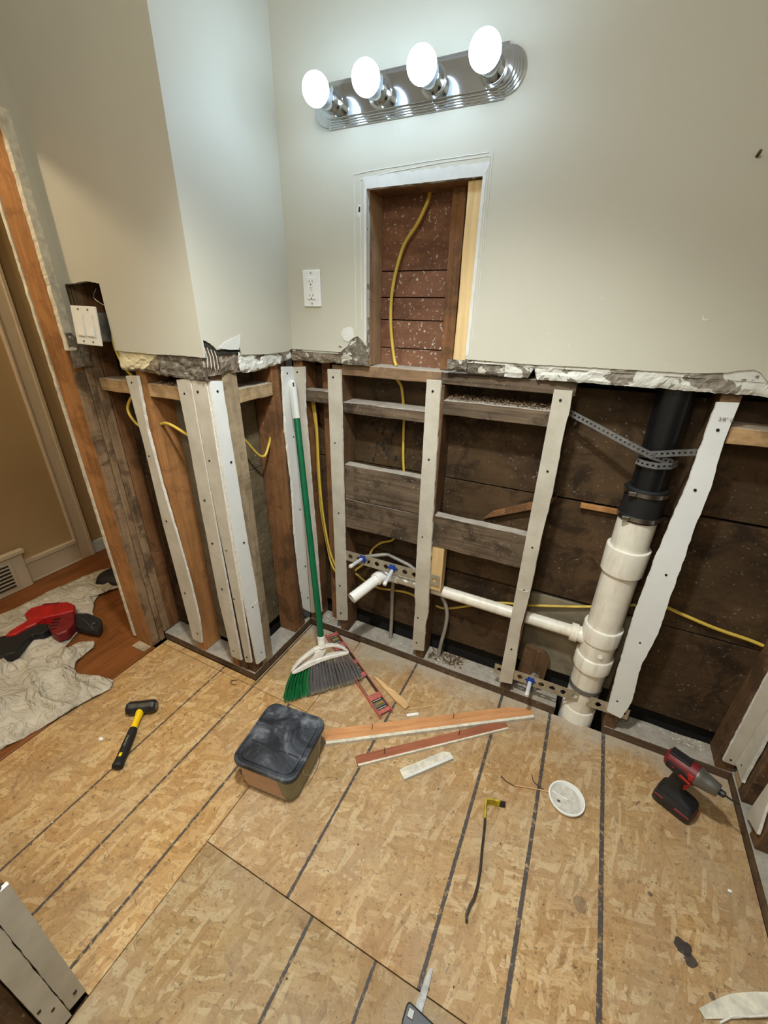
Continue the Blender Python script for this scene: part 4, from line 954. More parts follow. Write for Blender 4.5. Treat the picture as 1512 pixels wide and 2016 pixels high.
go = gp.build('grip', M['grip'], br, smooth=True); go.location = BP(.1925, 1.155); go.rotation_mode = 'QUATERNION'; go.rotation_quaternion = Vector((0, 0, 1)).rotation_difference(bw); go['label'] = 'white ribbed grip'
MB().obox(BP(.1935, 1.284, .0125), bu*.003, bw*.008, bn*.003).build('hang_hole', M['slot'], br)
def bristles(s0, s1, mat, nm, dens):
    b = MB(); bt = MB(); n = int(dens*(s1-s0)/.336)
    for i in range(n):
        u = s0+(s1-s0)*random.random(); u = min(s1, max(s0, round(u*62)/62+random.gauss(0, .0022))); dp = random.uniform(-.014, .014)
        st_ = .046+u/.336*.245; top_h = .118+.022*min(1, u/.2)
        en = u+random.uniform(-.006, .006); eh = .004+random.uniform(0, .008)
        bulge = -.010*(1-u/.336)+.010*(u/.336)
        mid = BP((st_+en)/2+bulge*.6, (top_h+eh)/2, dp*1.2+random.uniform(-.004, .004))
        a = BP(st_, top_h, dp); c_ = BP(en, eh, dp*1.9)
        wp = c_+Vector(br.location); tl = (wp-Vector((.140, -.028, 0))); dl_ = abs(tl.x*.5418+tl.y*.8403)
        c_.z = max(c_.z, .025 if dl_ < .034 and u > .1 else .002)
        for p, q, r0, r1, bb in ((a, mid, .00075, .0007, b), (mid, mid.lerp(c_, .82), .0007, .0007, b), (mid.lerp(c_, .82), c_, .0008, .0009, bt)):
            d, aa, ab = b.frame(q-p)
            bb.rings([b.ring(p, aa, ab, r0, 3), b.ring(q, aa, ab, r1, 3)], (False, False))
    o = stuff(b.build(nm, M[mat], br)); o2 = stuff(bt.build('bristle_tips', M['broomtip'] if mat == 'broomgrey' else M['broomgreen'], br)); return o
bristles(.0, .105, 'broomgreen', 'green_bristles', 1700); bristles(.095, .336, 'broomgrey', 'grey_bristles', 2300)

# ================================================================== LEVEL
def local_frame(a, b_):
    a, b_ = Vector(a), Vector(b_); return (a+b_)/2, math.atan2((b_-a).y, (b_-a).x), (b_-a).length
c0, ang, ln = local_frame((.140, -.028, 0), (.596, -.322, 0))
lv = empty('spirit_level', c0, ang); tag(lv, 'red box-frame spirit level lying flat under the broom bristles', 'level')
hl = ln/2
b = MB(); b.box(-hl, hl, -.030, -.0265, 0, .022); b.box(-hl, hl, .0265, .030, 0, .022)
b.build('edge_rails', M['levelred'], lv, bevel=.0006)
webs = [(-hl, -hl+.03), (-hl+.085, -hl+.115), (-hl+.225, -hl+.24), (-.045, -.03), (.03, .045), (hl-.24, hl-.225), (hl-.115, hl-.085), (hl-.022, hl)]
for x0, x1 in ((-hl+.004, -hl+.022), (-hl+.082, -hl+.12), (-.055, -.03), (.03, .055), (hl-.115, hl-.085), (hl-.030, hl-.012)): MB().box(x0, x1, -.0265, .0265, .006, .016).build('web', M['levelred'], lv, bevel=.001)
for x0, x1 in ((-hl+.12, -.055), (.055, hl-.115)):
    q = MB(); q.box(x0, x1, -.0265, -.0215, .007, .015); q.box(x0, x1, .0215, .0265, .007, .015); q.build('grip_edge', M['black'], lv, bevel=.001)
for cx_ in (-hl+.052, 0, hl-.058):
    v = MB().box(cx_-.027, cx_+.027, -.0265, .0265, .004, .013).build('vial_housing', M['black'], lv, bevel=.002)
    MB().cyl((cx_-.0, -.016, .016), (cx_, .016, .016), .0062, n=16).build('vial', M['vial'], v, smooth=True)
    MB().obox((cx_, 0, .0135), (.0135, 0, 0), (0, .0225, 0), (0, 0, .0007)).build('vial_window', M['steel'], v)
    for e_ in (-1, 1): MB().obox((cx_+e_*.021, 0, .0134), (.0012, 0, 0), (0, .020, 0), (0, 0, .0005)).build('printed_bar', M['oldpaint'], v)

# ================================================================== TUB WITH LID
tb = empty('storage_tub', (.352, -.668, 0), math.radians(7)); tag(tb, 'squarish plastic tub with dusty black lid standing on the floor before the broom', 'container')
def rrect(hx, hy, r, n=7):
    pts = []
    for cx_, cy_, a0 in ((hx-r, hy-r, 0), (-hx+r, hy-r, PI/2), (-hx+r, -hy+r, PI), (hx-r, -hy+r, 3*PI/2)):
        for i in range(n+1): t = a0+PI/2*i/n; pts.append((cx_+r*math.cos(t), cy_+r*math.sin(t)))
    return pts
def rr_rings(b, levels): b.rings([[Vector((x, y, z)) for x, y in rrect(hx, hy, r)] for hx, hy, r, z in levels])
b = MB(); rr_rings(b, [(.098, .103, .03, 0), (.104, .109, .035, .003), (.111, .116, .038, .118), (.114, .119, .038, .120), (.114, .119, .038, .127)])
b.build('tub_body', M['tub'], tb, smooth=True)
b = MB(); rr_rings(b, [(.112, .117, .036, .1235), (.119, .124, .038, .1235), (.120, .125, .038, .134), (.118, .123, .038, .139), (.111, .116, .035, .141), (.108, .113, .034, .137), (.102, .107, .032, .137), (.099, .104, .030, .1415), (.094, .099, .028, .1425)])
lid = b.build('lid', M['lid'], tb, smooth=True)
q = MB(); q.box(-.094, -.040, -.041, -.037, .1422, .1445); q.box(-.036, .045, -.043, -.039, .1422, .1440); q.box(.052, .094, -.043, -.039, .1422, .1445)
q.build('ridge', M['black'], lid, bevel=.0006)
def tubside(poly, t0, t1, nm, mat):   # on the -Y face of the slightly tapering body
    MB().prism(poly, (0, -.104, 0), (1, 0, 0), (0, -.0595, 1), (0, -1, 0), t0, t1).build(nm, mat, tb)
tubside([(-.070, .012), (.078, .010), (.062, .040), (.058, .075), (.052, .112), (-.080, .112), (-.088, .070), (-.078, .052), (-.086, .035)], .0045, .0056, 'paper_label', M['label'])
tubside([(-.094, .055), (-.083, .070), (-.088, .092), (-.098, .085)], .004, .0055, 'torn_label_scrap', M['black'])
tubside([(-.088, .018), (-.070, .020), (-.080, .034), (-.090, .030)], .004, .0055, 'torn_label_scrap', M['black'])
hp = [(.111, -.055, .118), (.118, -.055, .085), (.121, -.02, .035), (.1215, .02, .03), (.120, .05, .075), (.112, .06, .118)]
MB().tube(hp, .0014, 6).build('wire_bail', M['steel'], tb, smooth=True)

# ================================================================== WOOD SCRAPS ON THE FLOOR
def scrap(name, a, b_, wid, th, mats, label, cat='wood scrap', z0=0.0, edge=None, nail=()):
    c_, an, l_ = local_frame(a, b_); o = empty(name, (c_.x, c_.y, z0), an); tag(o, label, cat, 'demolition scraps on the floor')
    n = 26; h = l_/2; vs = []; fs = []; bb = MB()
    for i in range(n+1):
        x = -h+l_*i/n; y0 = -wid/2+.0016*fbm(x*25, wid); y1 = wid/2+.0012*fbm(x*25, 5); 
        if i > n-3: y1 -= (i-n+3)*wid*.12
        vs += [(x, y0, 0), (x, y1, 0), (x, y1, th), (x, y0, th)]
    for i in range(n):
        for j in range(4): k_ = (j+1) % 4; fs.append((i*4+j, i*4+k_, (i+1)*4+k_, (i+1)*4+j))
    fs += [(0, 1, 2, 3), (n*4+3, n*4+2, n*4+1, n*4)]
    bb.add(vs, fs).build('board', mats[0], o, bevel=.001)
    if edge:
        vs = []; fs = []; bb = MB(); e0, e1, et = edge
        for i in range(n*2+1):
            x = -h*.99+l_*.99*i/(2*n); r_ = et*(.7+.5*abs(fbm(x*30, 3)))
            vs += [(x, e0, 0), (x, e1+.002*fbm(x*50, 9), 0), (x, e1-.001, th+r_), (x, e0, th+r_*.8)]
        for i in range(2*n):
            for j in range(4): k_ = (j+1) % 4; fs.append((i*4+j, i*4+k_, (i+1)*4+k_, (i+1)*4+j))
        fs += [(0, 1, 2, 3), (8*n+3, 8*n+2, 8*n+1, 8*n)]
        bb.add(vs, fs).build('old_paint_edge', mats[1], o)
    for (x, y) in nail: MB().cyl((x, y, th-.002), (x+.002, y+.002, th+.03), .0012, n=6).build('nail', M['rust'], o)
    return o
scrap('trim_board', (.425, -.515, 0), (1.120, -.030, 0), .052, .014, (M['trimwood'], M['oldpaint']), 'longest board on the floor, bare orange trim with a cream painted edge, pointing at the stack', edge=(-.036, -.024, .002), nail=[(-.24, 0), (.09, .005)])
scrap('trim_board', (.580, -.543, 0), (1.040, -.140, 0), .036, .010, (M['trimred'], M['oldpaint']), 'narrow red-brown trim strip lying beside the longest board', edge=(-.022, -.015, .0015), nail=[(-.2, 0), (.1, 0)])
scrap('trim_board', (.748, -.515, 0), (.880, -.362, 0), .034, .014, (M['oldpaint'], M['paintlight']), 'short white painted trim offcut with a broken end near the floor centre', edge=(-.022, -.012, .002))
o = MB().prism([(.458, -.170), (.474, -.167), (.553, -.192), (.640, -.220), (.660, -.238), (.652, -.260), (.600, -.243), (.514, -.200)], (0, 0, 0), (1, 0, 0), (0, 1, 0), (0, 0, 1), 0, .012)
o.v = [(x-.56, y+.21, z) for x, y, z in o.v]
so_ = o.build('wood_splinter', M['splinter'], bevel=.002, loc=(.56, -.21, 0)); tag(so_, 'tapered pale wood splinter between the level and the longest board', 'wood scrap', 'demolition scraps on the floor')
tag(MB().obox((0, 0, .0025), (.020, .0145, 0), (.0035, -.0045, 0), (0, 0, .0025)).build('plastic_chip', M['cotton'], loc=(.688, -.267, 0), bevel=.0006), 'small bright white rectangular chip just beyond the longest board', 'scrap', 'demolition scraps on the floor')
tag(MB().obox((0, 0, .001), (.055, .040, 0), (.0012, -.0015, 0), (0, 0, .001)).build('straw_sliver', M['splinter'], loc=(.715, -.21, 0)), 'thin straw-coloured sliver of wood near the white chip', 'wood scrap')

# ================================================================== HAMMER
hm = empty('club_hammer', (-.296, -.752, 0)); tag(hm, 'short club hammer with black head and yellow and black handle left on the floor', 'hammer')
hd = Vector((.82, .57, 0)).normalized(); hn = Vector((.57, -.82, 0)).normalized()
MB().lathe(-hd*.056+Vector((0, 0, .0262)), hd, [(0, .0160), (.002, .0225), (.012, .0270), (.040, .0262), (.072, .0262), (.100, .0270), (.110, .0225), (.112, .0160)], 8).build('head', M['hammeriron'], hm, bevel=.003, seg=2, smooth=False)
MB().cyl(hd*.0555+Vector((0, 0, .0245)), hd*.0575+Vector((0, 0, .0245)), .0165, n=24).build('striking_face', M['toolgrey'], hm, smooth=True)
def grip_rings(b, sts):
    rs = []
    for d_, w_, h_, z in sts:
        w_ *= 1.14
        rs.append([hn*d_+hd*(w_*math.cos(2*PI*i/14))+Vector((0, 0, z+h_*math.sin(2*PI*i/14))) for i in range(14)])
    b.rings(rs); return b
grip_rings(MB(), [(.018, .0135, .017, .024), (.028, .0125, .016, .0235), (.06, .0100, .0135, .021), (.095, .0115, .013, .0185), (.104, .0115, .013, .018)]).build('shaft', M['hammeryellow'], hm, smooth=True)['label'] = 'yellow shaft'
grip_rings(MB(), [(.092, .0125, .0145, .0185), (.10, .0135, .015, .018), (.15, .0150, .0160, .0170), (.20, .0150, .0160, .0165), (.228, .0160, .0165, .0170), (.236, .0175, .0175, .0180), (.243, .0150, .0150, .0180), (.246, .008, .008, .018)]).build('rubber_grip', M['rubber'], hm, smooth=True)['label'] = 'black rubber grip'
text3d('lettering', 'OLYMPIA', .0105, tuple(hn*.150+Vector((0, 0, .0332))), (0, 0, math.atan2(hn.y, hn.x)+PI), M['hammertext'], hm)
MB().obox(hn*.205+Vector((0, 0, .0326)), hn*.007, hd*.0045, (0, 0, .0006)).build('yellow_mark', M['hammeryellow'], hm)

# ================================================================== PRY BAR
pb_ = empty('pry_bar', (1.06, -.60, 0)); tag(pb_, 'flat pry bar with a yellow hooked claw lying on the floor', 'pry bar')
def ribbon(pts, wd, th, bld, W=None):
    rs = []
    for i, (x, y, z, w_) in enumerate(pts):
        p = Vector((x, y, z)); a = Vector(pts[max(i-1, 0)][:3]); c_ = Vector(pts[min(i+1, len(pts)-1)][:3]); d = (c_-a).normalized()
        s_ = Vector(W[i]) if W else Vector((1, 0, 0)); s_ = (s_-d*s_.dot(d)).normalized(); u_ = d.cross(s_).normalized()
        rs.append([p+s_*w_+u_*th, p-s_*w_+u_*th, p-s_*w_-u_*th, p+s_*w_-u_*th])
    bld.rings(rs); return bld
# stands on its edge: width is vertical, the hook bends in plan
ribbon([(.006, -.198, .012, .011), (.001, -.185, .013, .0105), (.004, -.165, .0145, .010), (.010, -.145, .0145, .010), (.012, -.11, .0145, .010), (.008, -.06, .0145, .010), (.0, -.01, .0145, .010), (-.006, .04, .0145, .010), (-.012, .075, .0145, .010)], 0, .0026, MB(), [(0, 0, 1)]*9).build('shank', M['bargrey'], pb_, bevel=.0008, seg=2)
ribbon([(-.012, .070, .0145, .0105), (-.016, .095, .0145, .0120), (-.021, .115, .0145, .0135), (-.020, .127, .0145, .0140), (-.010, .134, .0145, .0145), (.006, .137, .0145, .0150), (.022, .141, .0145, .0150)], 0, .0028, MB(), [(0, 0, 1)]*7).build('hook', M['baryellow'], pb_, bevel=.0008, seg=2)['label'] = 'yellow painted hook'
q = MB(); q.obox((.030, .1435, .022), (.009, .0027, 0), (-.0008, .0026, 0), (0, 0, .0065)); q.obox((.030, .1435, .0065), (.009, .0027, 0), (-.0008, .0026, 0), (0, 0, .0055))
q.build('claw', M['bargrey'], pb_, bevel=.0008)

# ================================================================== ROUND LID, NAIL, STICK
pl_ = empty('round_lid', (1.281, -.337, 0)); tag(pl_, 'round white plastic cap lying upturned on the floor near the drill', 'lid')
MB().lathe((0, 0, 0), (0, 0, 1), [(0, .050), (.001, .054), (.013, .0585), (.016, .0575), (.016, .0530), (.012, .0505), (.004, .0480)], 48, (True, False)).build('rim', M['whiteplastic'], pl_, smooth=True)
MB().cyl((0, 0, .002), (0, 0, .0042), .0485, n=40).build('base', M['dirtygrey'], pl_, smooth=True)
MB().obox((-.020, .004, .0055), (.026, -.004, 0), (.0008, .003, 0), (0, 0, .0025)).build('inner_rib', M['dirtywhite'], pl_, bevel=.001)
MB().obox((-.022, -.016, .0035), (.005, .001, 0), (-.001, .004, 0), (0, 0, .001)).build('grey_scrap', M['toolgrey'], pl_)
stuff_b = MB()
for i in range(40):
    a = random.uniform(0, 2*PI); r_ = .045*math.sqrt(random.random()); s_ = random.uniform(.0008, .003)
    stuff_b.obox((r_*math.cos(a), r_*math.sin(a), .004), (s_, s_*.3, 0), (-s_*.4, s_*.8, 0), (0, 0, s_*.5))
stuff(stuff_b.build('crumbs_in_lid', M['debris'], pl_))
tag(wire('thin_stick', [(1.118, -.367, .003), (1.15, -.357, .004), (1.19, -.345, .003), (1.224, -.337, .004)], .0019, M['splinter']), 'thin pale stick pointing at the round white cap', 'stick')
tag(wire('twig_nail', [(1.066, -.354, .003), (1.083, -.366, .004), (1.115, -.370, .003)], .0016, M['rust']), 'dark crooked nail at the outer end of the thin pale stick', 'nail')
tag(wire('bent_nail', [(1.163, -.300, .003), (1.172, -.322, .004), (1.190, -.332, .003), (1.210, -.335, .003)], .0016, M['rust']), 'dark bent nail just above the thin pale stick', 'nail')
tag(wire('curled_wire', [(.03, -.455, .002), (-.075, -.46, .004), (-.09, -.475, .006), (-.08, -.487, .004), (-.06, -.48, .002)][1:], .0016, M['rust']), 'small rusty bent nail on the floor before the paired strips', 'nail')

# ================================================================== IMPACT DRIVER
dr = empty('impact_driver', (1.608, -.188, 0), math.atan2(-.45, .89)); tag(dr, 'red and black cordless impact driver standing on its battery by the right wall', 'power tool')
def rb(b, levels):   # stacked rounded rectangles (cx, cy, hx, hy, r, z)
    b.rings([[Vector((cx_+x, cy_+y, z)) for x, y in rrect(hx, hy, r, 4)] for cx_, cy_, hx, hy, r, z in levels]); return b
bt = rb(MB(), [(.0, 0, .054, .034, .012, 0), (.0, 0, .058, .038, .014, .006), (.0, 0, .058, .038, .014, .030), (.002, 0, .054, .036, .013, .046), (.004, 0, .048, .032, .012, .054)]).build('battery', M['black'], dr, smooth=True)
q = MB(); q.obox((.030, -.0375, .030), (.022, 0, 0), (0, .002, 0), (0, 0, .006)); q.obox((-.040, -.037, .035), (.014, 0, 0), (0, .002, 0), (0, 0, .005)); q.obox((.0575, 0, .028), (.0025, 0, 0), (0, .022, 0), (0, 0, .010))
q.build('red_trim', M['darkred'], bt, bevel=.002)
q = MB()
for j in range(4): q.box(-.030+j*.018, -.020+j*.018, -.0392, -.037, .008, .014)
q.build('ribs', M['rubber'], bt, bevel=.001)
rb(MB(), [(.000, 0, .054, .032, .014, .055), (-.004, 0, .048, .029, .014, .064), (-.014, 0, .030, .022, .012, .074), (-.020, 0, .022, .0165, .011, .090), (-.018, 0, .020, .0160, .011, .120), (-.010, 0, .026, .0180, .012, .142), (-.006, 0, .036, .020, .012, .152)]).build('handle', M['rubber'], dr, smooth=True)['label'] = 'black rubber grip'
q = MB(); q.prism([(.003, .095), (.010, .100), (.013, .118), (.016, .138), (.004, .140), (.0, .118)], (0, 0, 0), (1, 0, 0), (0, 0, 1), (0, 1, 0), -.009, .009); q.build('trigger', M['red'], dr, bevel=.002, seg=2)
HZ = .180
MB().lathe((-.072, 0, HZ), (1, 0, 0), [(0, .016), (.004, .026), (.012, .031), (.060, .0325), (.088, .0325), (.090, .030)], 28).build('motor_housing', M['darkred'], dr, smooth=True)
q = MB()
for sg in (1, -1): q.prism([(-.060, -.012), (-.020, -.020), (.006, -.016), (.004, .006), (-.020, .012), (-.062, .014)], (0, 0, HZ), (1, 0, 0), (0, 0, 1), (0, sg, 0), .028, .0345)
q.box(-.064, -.005, -.017, .017, HZ+.026, HZ+.0345)
q.build('rubber_overmould', M['rubber'], dr, bevel=.003, seg=2)
MB().prism([(-.02, -.006), (.014, -.012), (.016, -.004), (-.016, .004)], (0, 0, HZ-.008), (1, 0, 0), (0, 0, 1), (0, -1, 0), .033, .0365).build('side_flash', M['red'], dr, bevel=.001)
MB().box(-.002, .016, -.0335, -.031, HZ-.004, HZ+.018).build('side_flash', M['red'], dr, bevel=.001)
MB().lathe((.017, 0, HZ), (1, 0, 0), [(0, .0325), (.006, .0325), (.012, .030), (.030, .0265), (.036, .0255), (.056, .0215), (.060, .019), (.0605, .010)], 28).build('gear_case', M['toolgrey'], dr, smooth=True)['label'] = 'grey metal gear case'
MB().lathe((.076, 0, HZ), (1, 0, 0), [(0, .0085), (.003, .0105), (.014, .0105), (.017, .0075)], 20).build('bit_collet', M['black'], dr, smooth=True)
MB().cyl((.090, 0, HZ), (.128, 0, HZ), .0032, n=6).build('driver_bit', M['bargrey'], dr)
text3d('lettering', '18', .013, (-.042, -.0352, HZ+.004), (PI/2, 0, 0), M['red'], dr)

# ================================================================== DROP CLOTH AND HALL ITEMS
def cloth(name, outline, cen, seed, label, amp, nr=48, na=240, foot=.004):
    pts = [Vector((x, y, 0)) for x, y in outline]; n = len(pts); ring = []
    seglen = [(pts[(i+1) % n]-pts[i]).length for i in range(n)]; tot = sum(seglen)
    for k_ in range(na):
        t = tot*k_/na; i = 0
        while t > seglen[i]: t -= seglen[i]; i += 1
        ring.append(pts[i].lerp(pts[(i+1) % n], t/seglen[i]))
    c_ = Vector((cen[0], cen[1], 0)); b = MB(); vs = []; fs = []
    def H(p, r):
        # gentle mounds + sharp creases
        a = fbm(p.x*3.1+seed, p.y*3.1); cr1 = 1-abs(noise.noise(Vector((p.x*4.2+p.y*2.2+seed, p.y*5.0-p.x*1.5, seed)))); cr2 = 1-abs(noise.noise(Vector((p.x*9+seed, p.y*8+p.x*3, seed+4))))
        h = .010+.012*a+.030*max(0, cr1-.82)/.18*amp+.012*max(0, cr2-.80)/.20*amp*1.4
        return foot+max(.0, h)*min(1, (1-r)*5+.25)
    for j in range(nr+1):
        r = j/nr
        for k_ in range(na):
            p = c_.lerp(ring[k_], r); wob = Vector((fbm(p.x*9, p.y*9, seed), fbm(p.x*9, p.y*9, seed+5), 0))*.012*(r if r > .9 else .3)
            q_ = p+wob; vs.append((q_.x-c_.x, q_.y-c_.y, H(q_, r)))
    for j in range(nr):
        for k_ in range(na): k2 = (k_+1) % na; fs.append((j*na+k_, j*na+k2, (j+1)*na+k2, (j+1)*na+k_))
    o = b.add(vs, fs).build(name, M['cloth'], loc=c_)
    for p in o.data.polygons: p.use_smooth = True
    md = o.modifiers.new('thick', 'SOLIDIFY'); md.thickness = .0016; md.offset = -1
    return tag(o, label, 'drop cloth', 'canvas drop cloths in the doorway')
cloth('drop_cloth', [(-1.50, -1.0), (-1.49, -.71), (-1.482, -.463), (-1.455, -.23), (-1.38, -.12), (-1.25, -.10), (-1.155, -.235), (-1.235, -.320), (-1.190, -.375), (-1.15, -.42), (-1.06, -.475), (-.99, -.60), (-.93, -.715), (-1.0, -.85), (-1.2, -1.0)], (-1.25, -.60), 3.0, 'flat far canvas drop cloth under the red power saw', .35)
cloth('drop_cloth', [(-1.3, -.95), (-1.08, -.84), (-.94, -.735), (-.905, -.645), (-.86, -.605), (-.818, -.628), (-.812, -.668), (-.790, -.715), (-.745, -.745), (-.69, -.748), (-.62, -.722), (-.546, -.706), (-.518, -.74), (-.522, -.79), (-.544, -.889), (-.583, -.997), (-.607, -1.10), (-.63, -1.25), (-.80, -1.40), (-1.2, -1.35)], (-.86, -.95), 8.4, 'crumpled near canvas drop cloth spilling over the door threshold', 1.1, foot=.006)
nc = [o for o in COL.objects if o.name.startswith('drop_cloth') and 'near canvas' in o.get('label', '')][0]
MB().lathe((.06, .0, .024), (0, 0, 1), [(0, .010), (.003, .011), (.004, .008), (.003, .005)], 20).build('grommet', M['rust'], nc, smooth=True)['label'] = 'brown eyelet'
rs = empty('reciprocating_saw', (-1.1, -.66, .018)); tag(rs, 'red and black cordless saw lying on the far drop cloth', 'power tool')
def plan(poly, z0, z1, nm, mat, bev=.008, seg_=3):
    q_ = [(x+1.1, y+.66) for x, y in poly]; return MB().prism(q_, (0, 0, 0), (1, 0, 0), (0, 1, 0), (0, 0, 1), z0, z1).build(nm, mat, rs, bevel=bev, seg=seg_)
plan([(-1.257, -.682), (-1.284, -.640), (-1.246, -.572), (-1.172, -.523), (-1.113, -.520), (-1.070, -.550), (-1.10, -.600), (-1.15, -.660), (-1.20, -.690)], .012, .066, 'body', M['red'])
plan([(-1.200, -.690), (-1.150, -.650), (-1.135, -.69), (-1.144, -.726), (-1.138, -.777), (-1.171, -.805), (-1.188, -.776), (-1.194, -.738)], .025, .062, 'handle', M['red'])
plan([(-1.221, -.83), (-1.185, -.79), (-1.160, -.765), (-1.165, -.722), (-1.150, -.684), (-1.109, -.660), (-1.060, -.674), (-1.05, -.711), (-1.085, -.737), (-1.068, -.774), (-1.025, -.835), (-1.046, -.867), (-1.133, -.875)], .004, .050, 'battery_grip', M['rubber'])
plan([(-1.084, -.663), (-1.083, -.623), (-1.115, -.590), (-1.107, -.556), (-1.060, -.556), (-.985, -.600), (-.955, -.650), (-.970, -.690), (-1.01, -.690), (-1.05, -.680)], .006, .058, 'gear_guard', M['darkred'])
sh = plan([(-1.090, -.545), (-1.026, -.512), (-.929, -.508), (-.878, -.537), (-.852, -.572), (-.908, -.59), (-.996, -.604), (-1.06, -.590)], .004, .036, 'shoe', M['black'], .004)
MB().obox((.135, .115, .040), (.055, -.010, 0), (.002, .012, 0), (0, 0, .006)).build('blade_clamp', M['black'], rs, bevel=.003)
for j in range(4): MB().obox((-.012+.030*j*.6+.03, .035-.018*j, .0595), (.012, .010, 0), (.0015, -.0018, 0), (0, 0, .002)).build('cooling_rib', M['rubber'], rs)
MB().obox((-.125, .085, .067), (.030, .022, 0), (-.004, .006, 0), (0, 0, .0012)).build('side_badge', M['darkred'], rs, bevel=.0008)
MB().obox((.150, .100, .037), (.06, -.012, 0), (.0006, .004, 0), (0, 0, .002)).build('shoe_slot', M['toolgrey'], rs)
MB().cyl((-.02, -.19, .02), (-.048, -.225, .02), .022, n=20).build('battery_cap', M['toolgrey'], rs, smooth=True)
bg = MB(); vs = []
bgo = [(-1.305, -.31), (-1.353, -.271), (-1.368, -.231), (-1.363, -.178), (-1.33, -.148), (-1.236, -.161), (-1.134, -.232), (-1.216, -.275), (-1.282, -.304)]
cx_, cy_ = -1.27, -.22; rings_ = []
for rr_, zz_ in ((1.0, .012), (1.02, .022), (.8, .045), (.45, .058), (.15, .055)):
    rings_.append([Vector(((x-cx_)*rr_, (y-cy_)*rr_, zz_+.006*fbm(x*20, y*20, zz_*30))) for x, y in bgo])
bg.rings(rings_); bo = bg.build('tool_pouch', M['blackcloth'], loc=(cx_, cy_, .0)); 
for p in bo.data.polygons: p.use_smooth = True
tag(bo, 'crumpled black nylon pouch at the far end of the drop cloth', 'pouch')

# ================================================================== THINGS AT THE FRAME EDGE
ts = empty('jab_saw', (1.03, -1.02, 0)); tag(ts, 'black multi tool with a grey steel blade poking in at the bottom of the photo', 'tool')
MB().prism([(-.022, .098), (-.014, .100), (-.012, .045), (-.013, .012), (-.030, .010), (-.030, .030), (-.027, .06)], (0, 0, 0), (1, 0, 0), (0, 1, 0), (0, 0, 1), .004, .0055).build('blade', M['bladegrey'], ts)
b = MB(); b.prism([(-.048, .006), (-.044, .014), (.075, .000), (.080, -.05), (-.035, -.06), (-.048, -.02)], (0, 0, 0), (1, 0, 0), (0, 1, 0), (0, 0, 1), 0, .045)
b.build('tool_body', M['black'], ts, bevel=.004, seg=2)
MB().box(-.040, -.026, -.012, .004, .0445, .048).build('latch', M['toolgrey'], ts, bevel=.001)
cu_ = empty('torn_trim', (1.69, -.66, 0)); tag(cu_, 'torn curling pale board scrap at the bottom right photo edge', 'wood scrap', 'demolition scraps on the floor')
b = MB(); rs_ = []
for i in range(15):
    t = i/14; x = -.080+.20*t; y = -.048+.105*t+.012*math.sin(t*3); lift = .004+.022*t*t
    wdt = .006+.012*min(1, t*3)
    rs_.append([Vector((x-.006, y+wdt, lift+.004)), Vector((x+.006, y-wdt, lift+.0)), Vector((x+.006, y-wdt, lift+.002)), Vector((x-.006, y+wdt, lift+.006))])
b.rings(rs_); b.build('board_face', M['oldpaint'], cu_)
MB().tube([(-.044, -.045, .004), (-.015, -.020, .008), (.02, -.004, .010), (.07, .022, .016), (.11, .04, .02)], .0024, 6).build('paper_edge', M['gypsum'], cu_)
cs = tag(MB().box(-.03, .03, -.06, .01, 0, .045).build('tape_case', M['black'], loc=(.262, -1.345, .5165), bevel=.004), 'black plastic case resting on top of the low wall end', 'case')

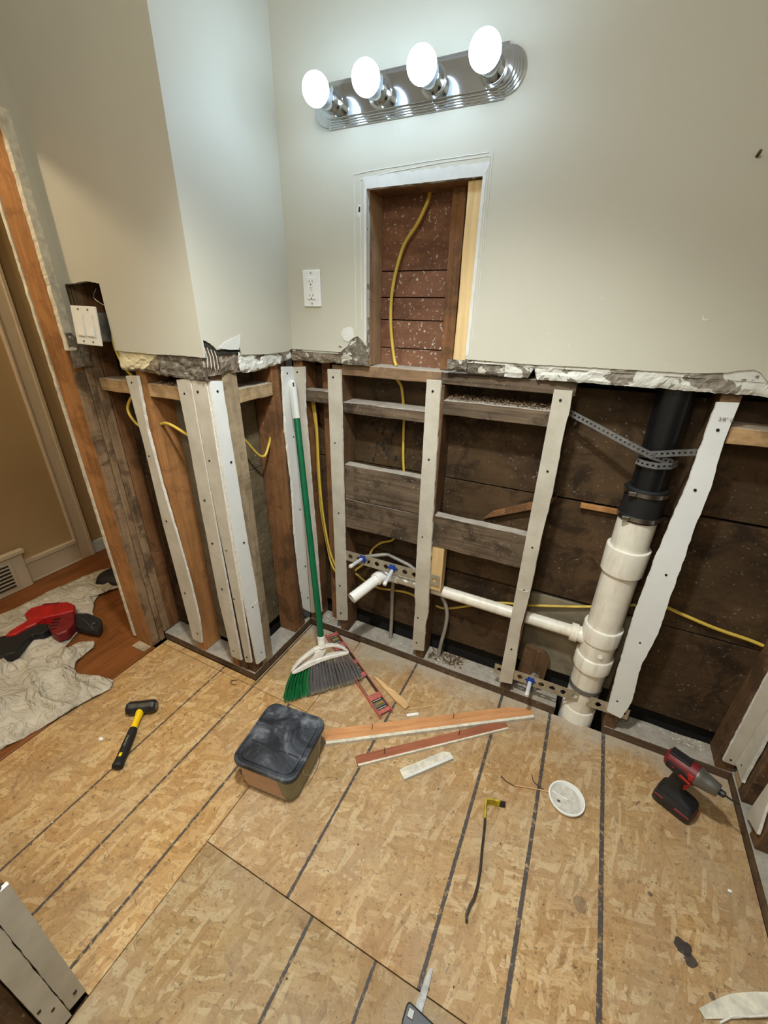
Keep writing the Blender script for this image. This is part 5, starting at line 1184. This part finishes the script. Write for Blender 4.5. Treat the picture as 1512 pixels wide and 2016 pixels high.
# ================================================================== DEBRIS (nobody could count it)
def crumbs(name, n, fn, mat, smin, smax, label, cat='debris'):
    b = MB()
    for _ in range(n):
        x, y, z = fn(); s_ = smin+(smax-smin)*random.random()**3; a = random.uniform(0, PI)
        c_, s2 = math.cos(a)*s_, math.sin(a)*s_; k1 = random.uniform(.4, .9); hh = s_*random.uniform(.25, .6)
        p = Vector((x, y, z+hh)); ax = Vector((c_, s2, 0)); ay = Vector((-s2, c_, 0))*k1
        vs = [p-ax-ay*.6-Vector((0, 0, hh)), p+ax-ay*.8-Vector((0, 0, hh)), p+ax*.3+ay-Vector((0, 0, hh)), p+Vector((0, 0, hh))+ax*.1]
        b.add(vs, [(0, 2, 1), (0, 1, 3), (1, 2, 3), (2, 0, 3)])
    o = b.build(name, mat); return tag(o, label, cat, kind='stuff')
U = random.uniform
def on_floor():
    while True:
        x, y = U(-.5, 1.78), U(-1.3, -.01)
        if not (x < 0 and y > -.43) and not (.21 < x < .50 and -.82 < y < -.52): return x, y, 0
crumbs('plaster_crumbs', 420, on_floor, M['debris'], .0006, .0042, 'tiny white plaster crumbs scattered over the subfloor')
crumbs('plaster_dust', 260, lambda: (U(1.3, 1.78), U(-.9, -.02), 0), M['debris'], .0006, .0035, 'white plaster specks by the right wall')
crumbs('wood_crumbs', 380, on_floor, M['debrisbrown'], .0006, .0045, 'tiny dark wood crumbs scattered over the subfloor')
crumbs('cavity_rubble', 420, lambda: (U(.03, 1.2), U(.006, .09), .04), M['debris'], .001, .007, 'plaster rubble lying on the bottom plate behind the strips')
crumbs('dark_rubble', 300, lambda: (U(.64, .80), U(.02, .09), .04), M['debrisbrown'], .002, .011, 'dark rubble heap around the bent grey tube')
crumbs('ledge_rubble', 900, lambda: (U(.635, .975), U(.004, .09), 1.2185+U(0, .012)), M['debrisbrown'], .002, .006, 'gravelly brown rubble piled on the ledge right of the niche')
crumbs('ledge_rubble', 300, lambda: (U(-.29, -.135), U(-.415, -.355), 1.249+U(0, .008)), M['debrisbrown'], .001, .005, 'dark rubble on the tan block left of the paired strips')
crumbs('right_rubble', 200, lambda: (U(1.45, 1.74), U(.05, .09), .04), M['debris'], .001, .006, 'rubble on the bottom plate in the right bay')
for (x, y, s_, lb) in ((-.326, -.904, .011, 'white fluff tuft on the floor left of the hammer'), (1.727, -.389, .006, 'small white paint flake by the right wall')):
    b = MB(); b.sphere((0, 0, s_*.35), s_, 10, 6, (1, .7, .35)); b.v = [(a+.3*s_*fbm(a*200, b2*200), b2+.3*s_*fbm(b2*200, a*90), c_) for a, b2, c_ in b.v]
    tag(b.build('plaster_flake', M['cotton'], loc=(x, y, 0)), lb, 'flake')
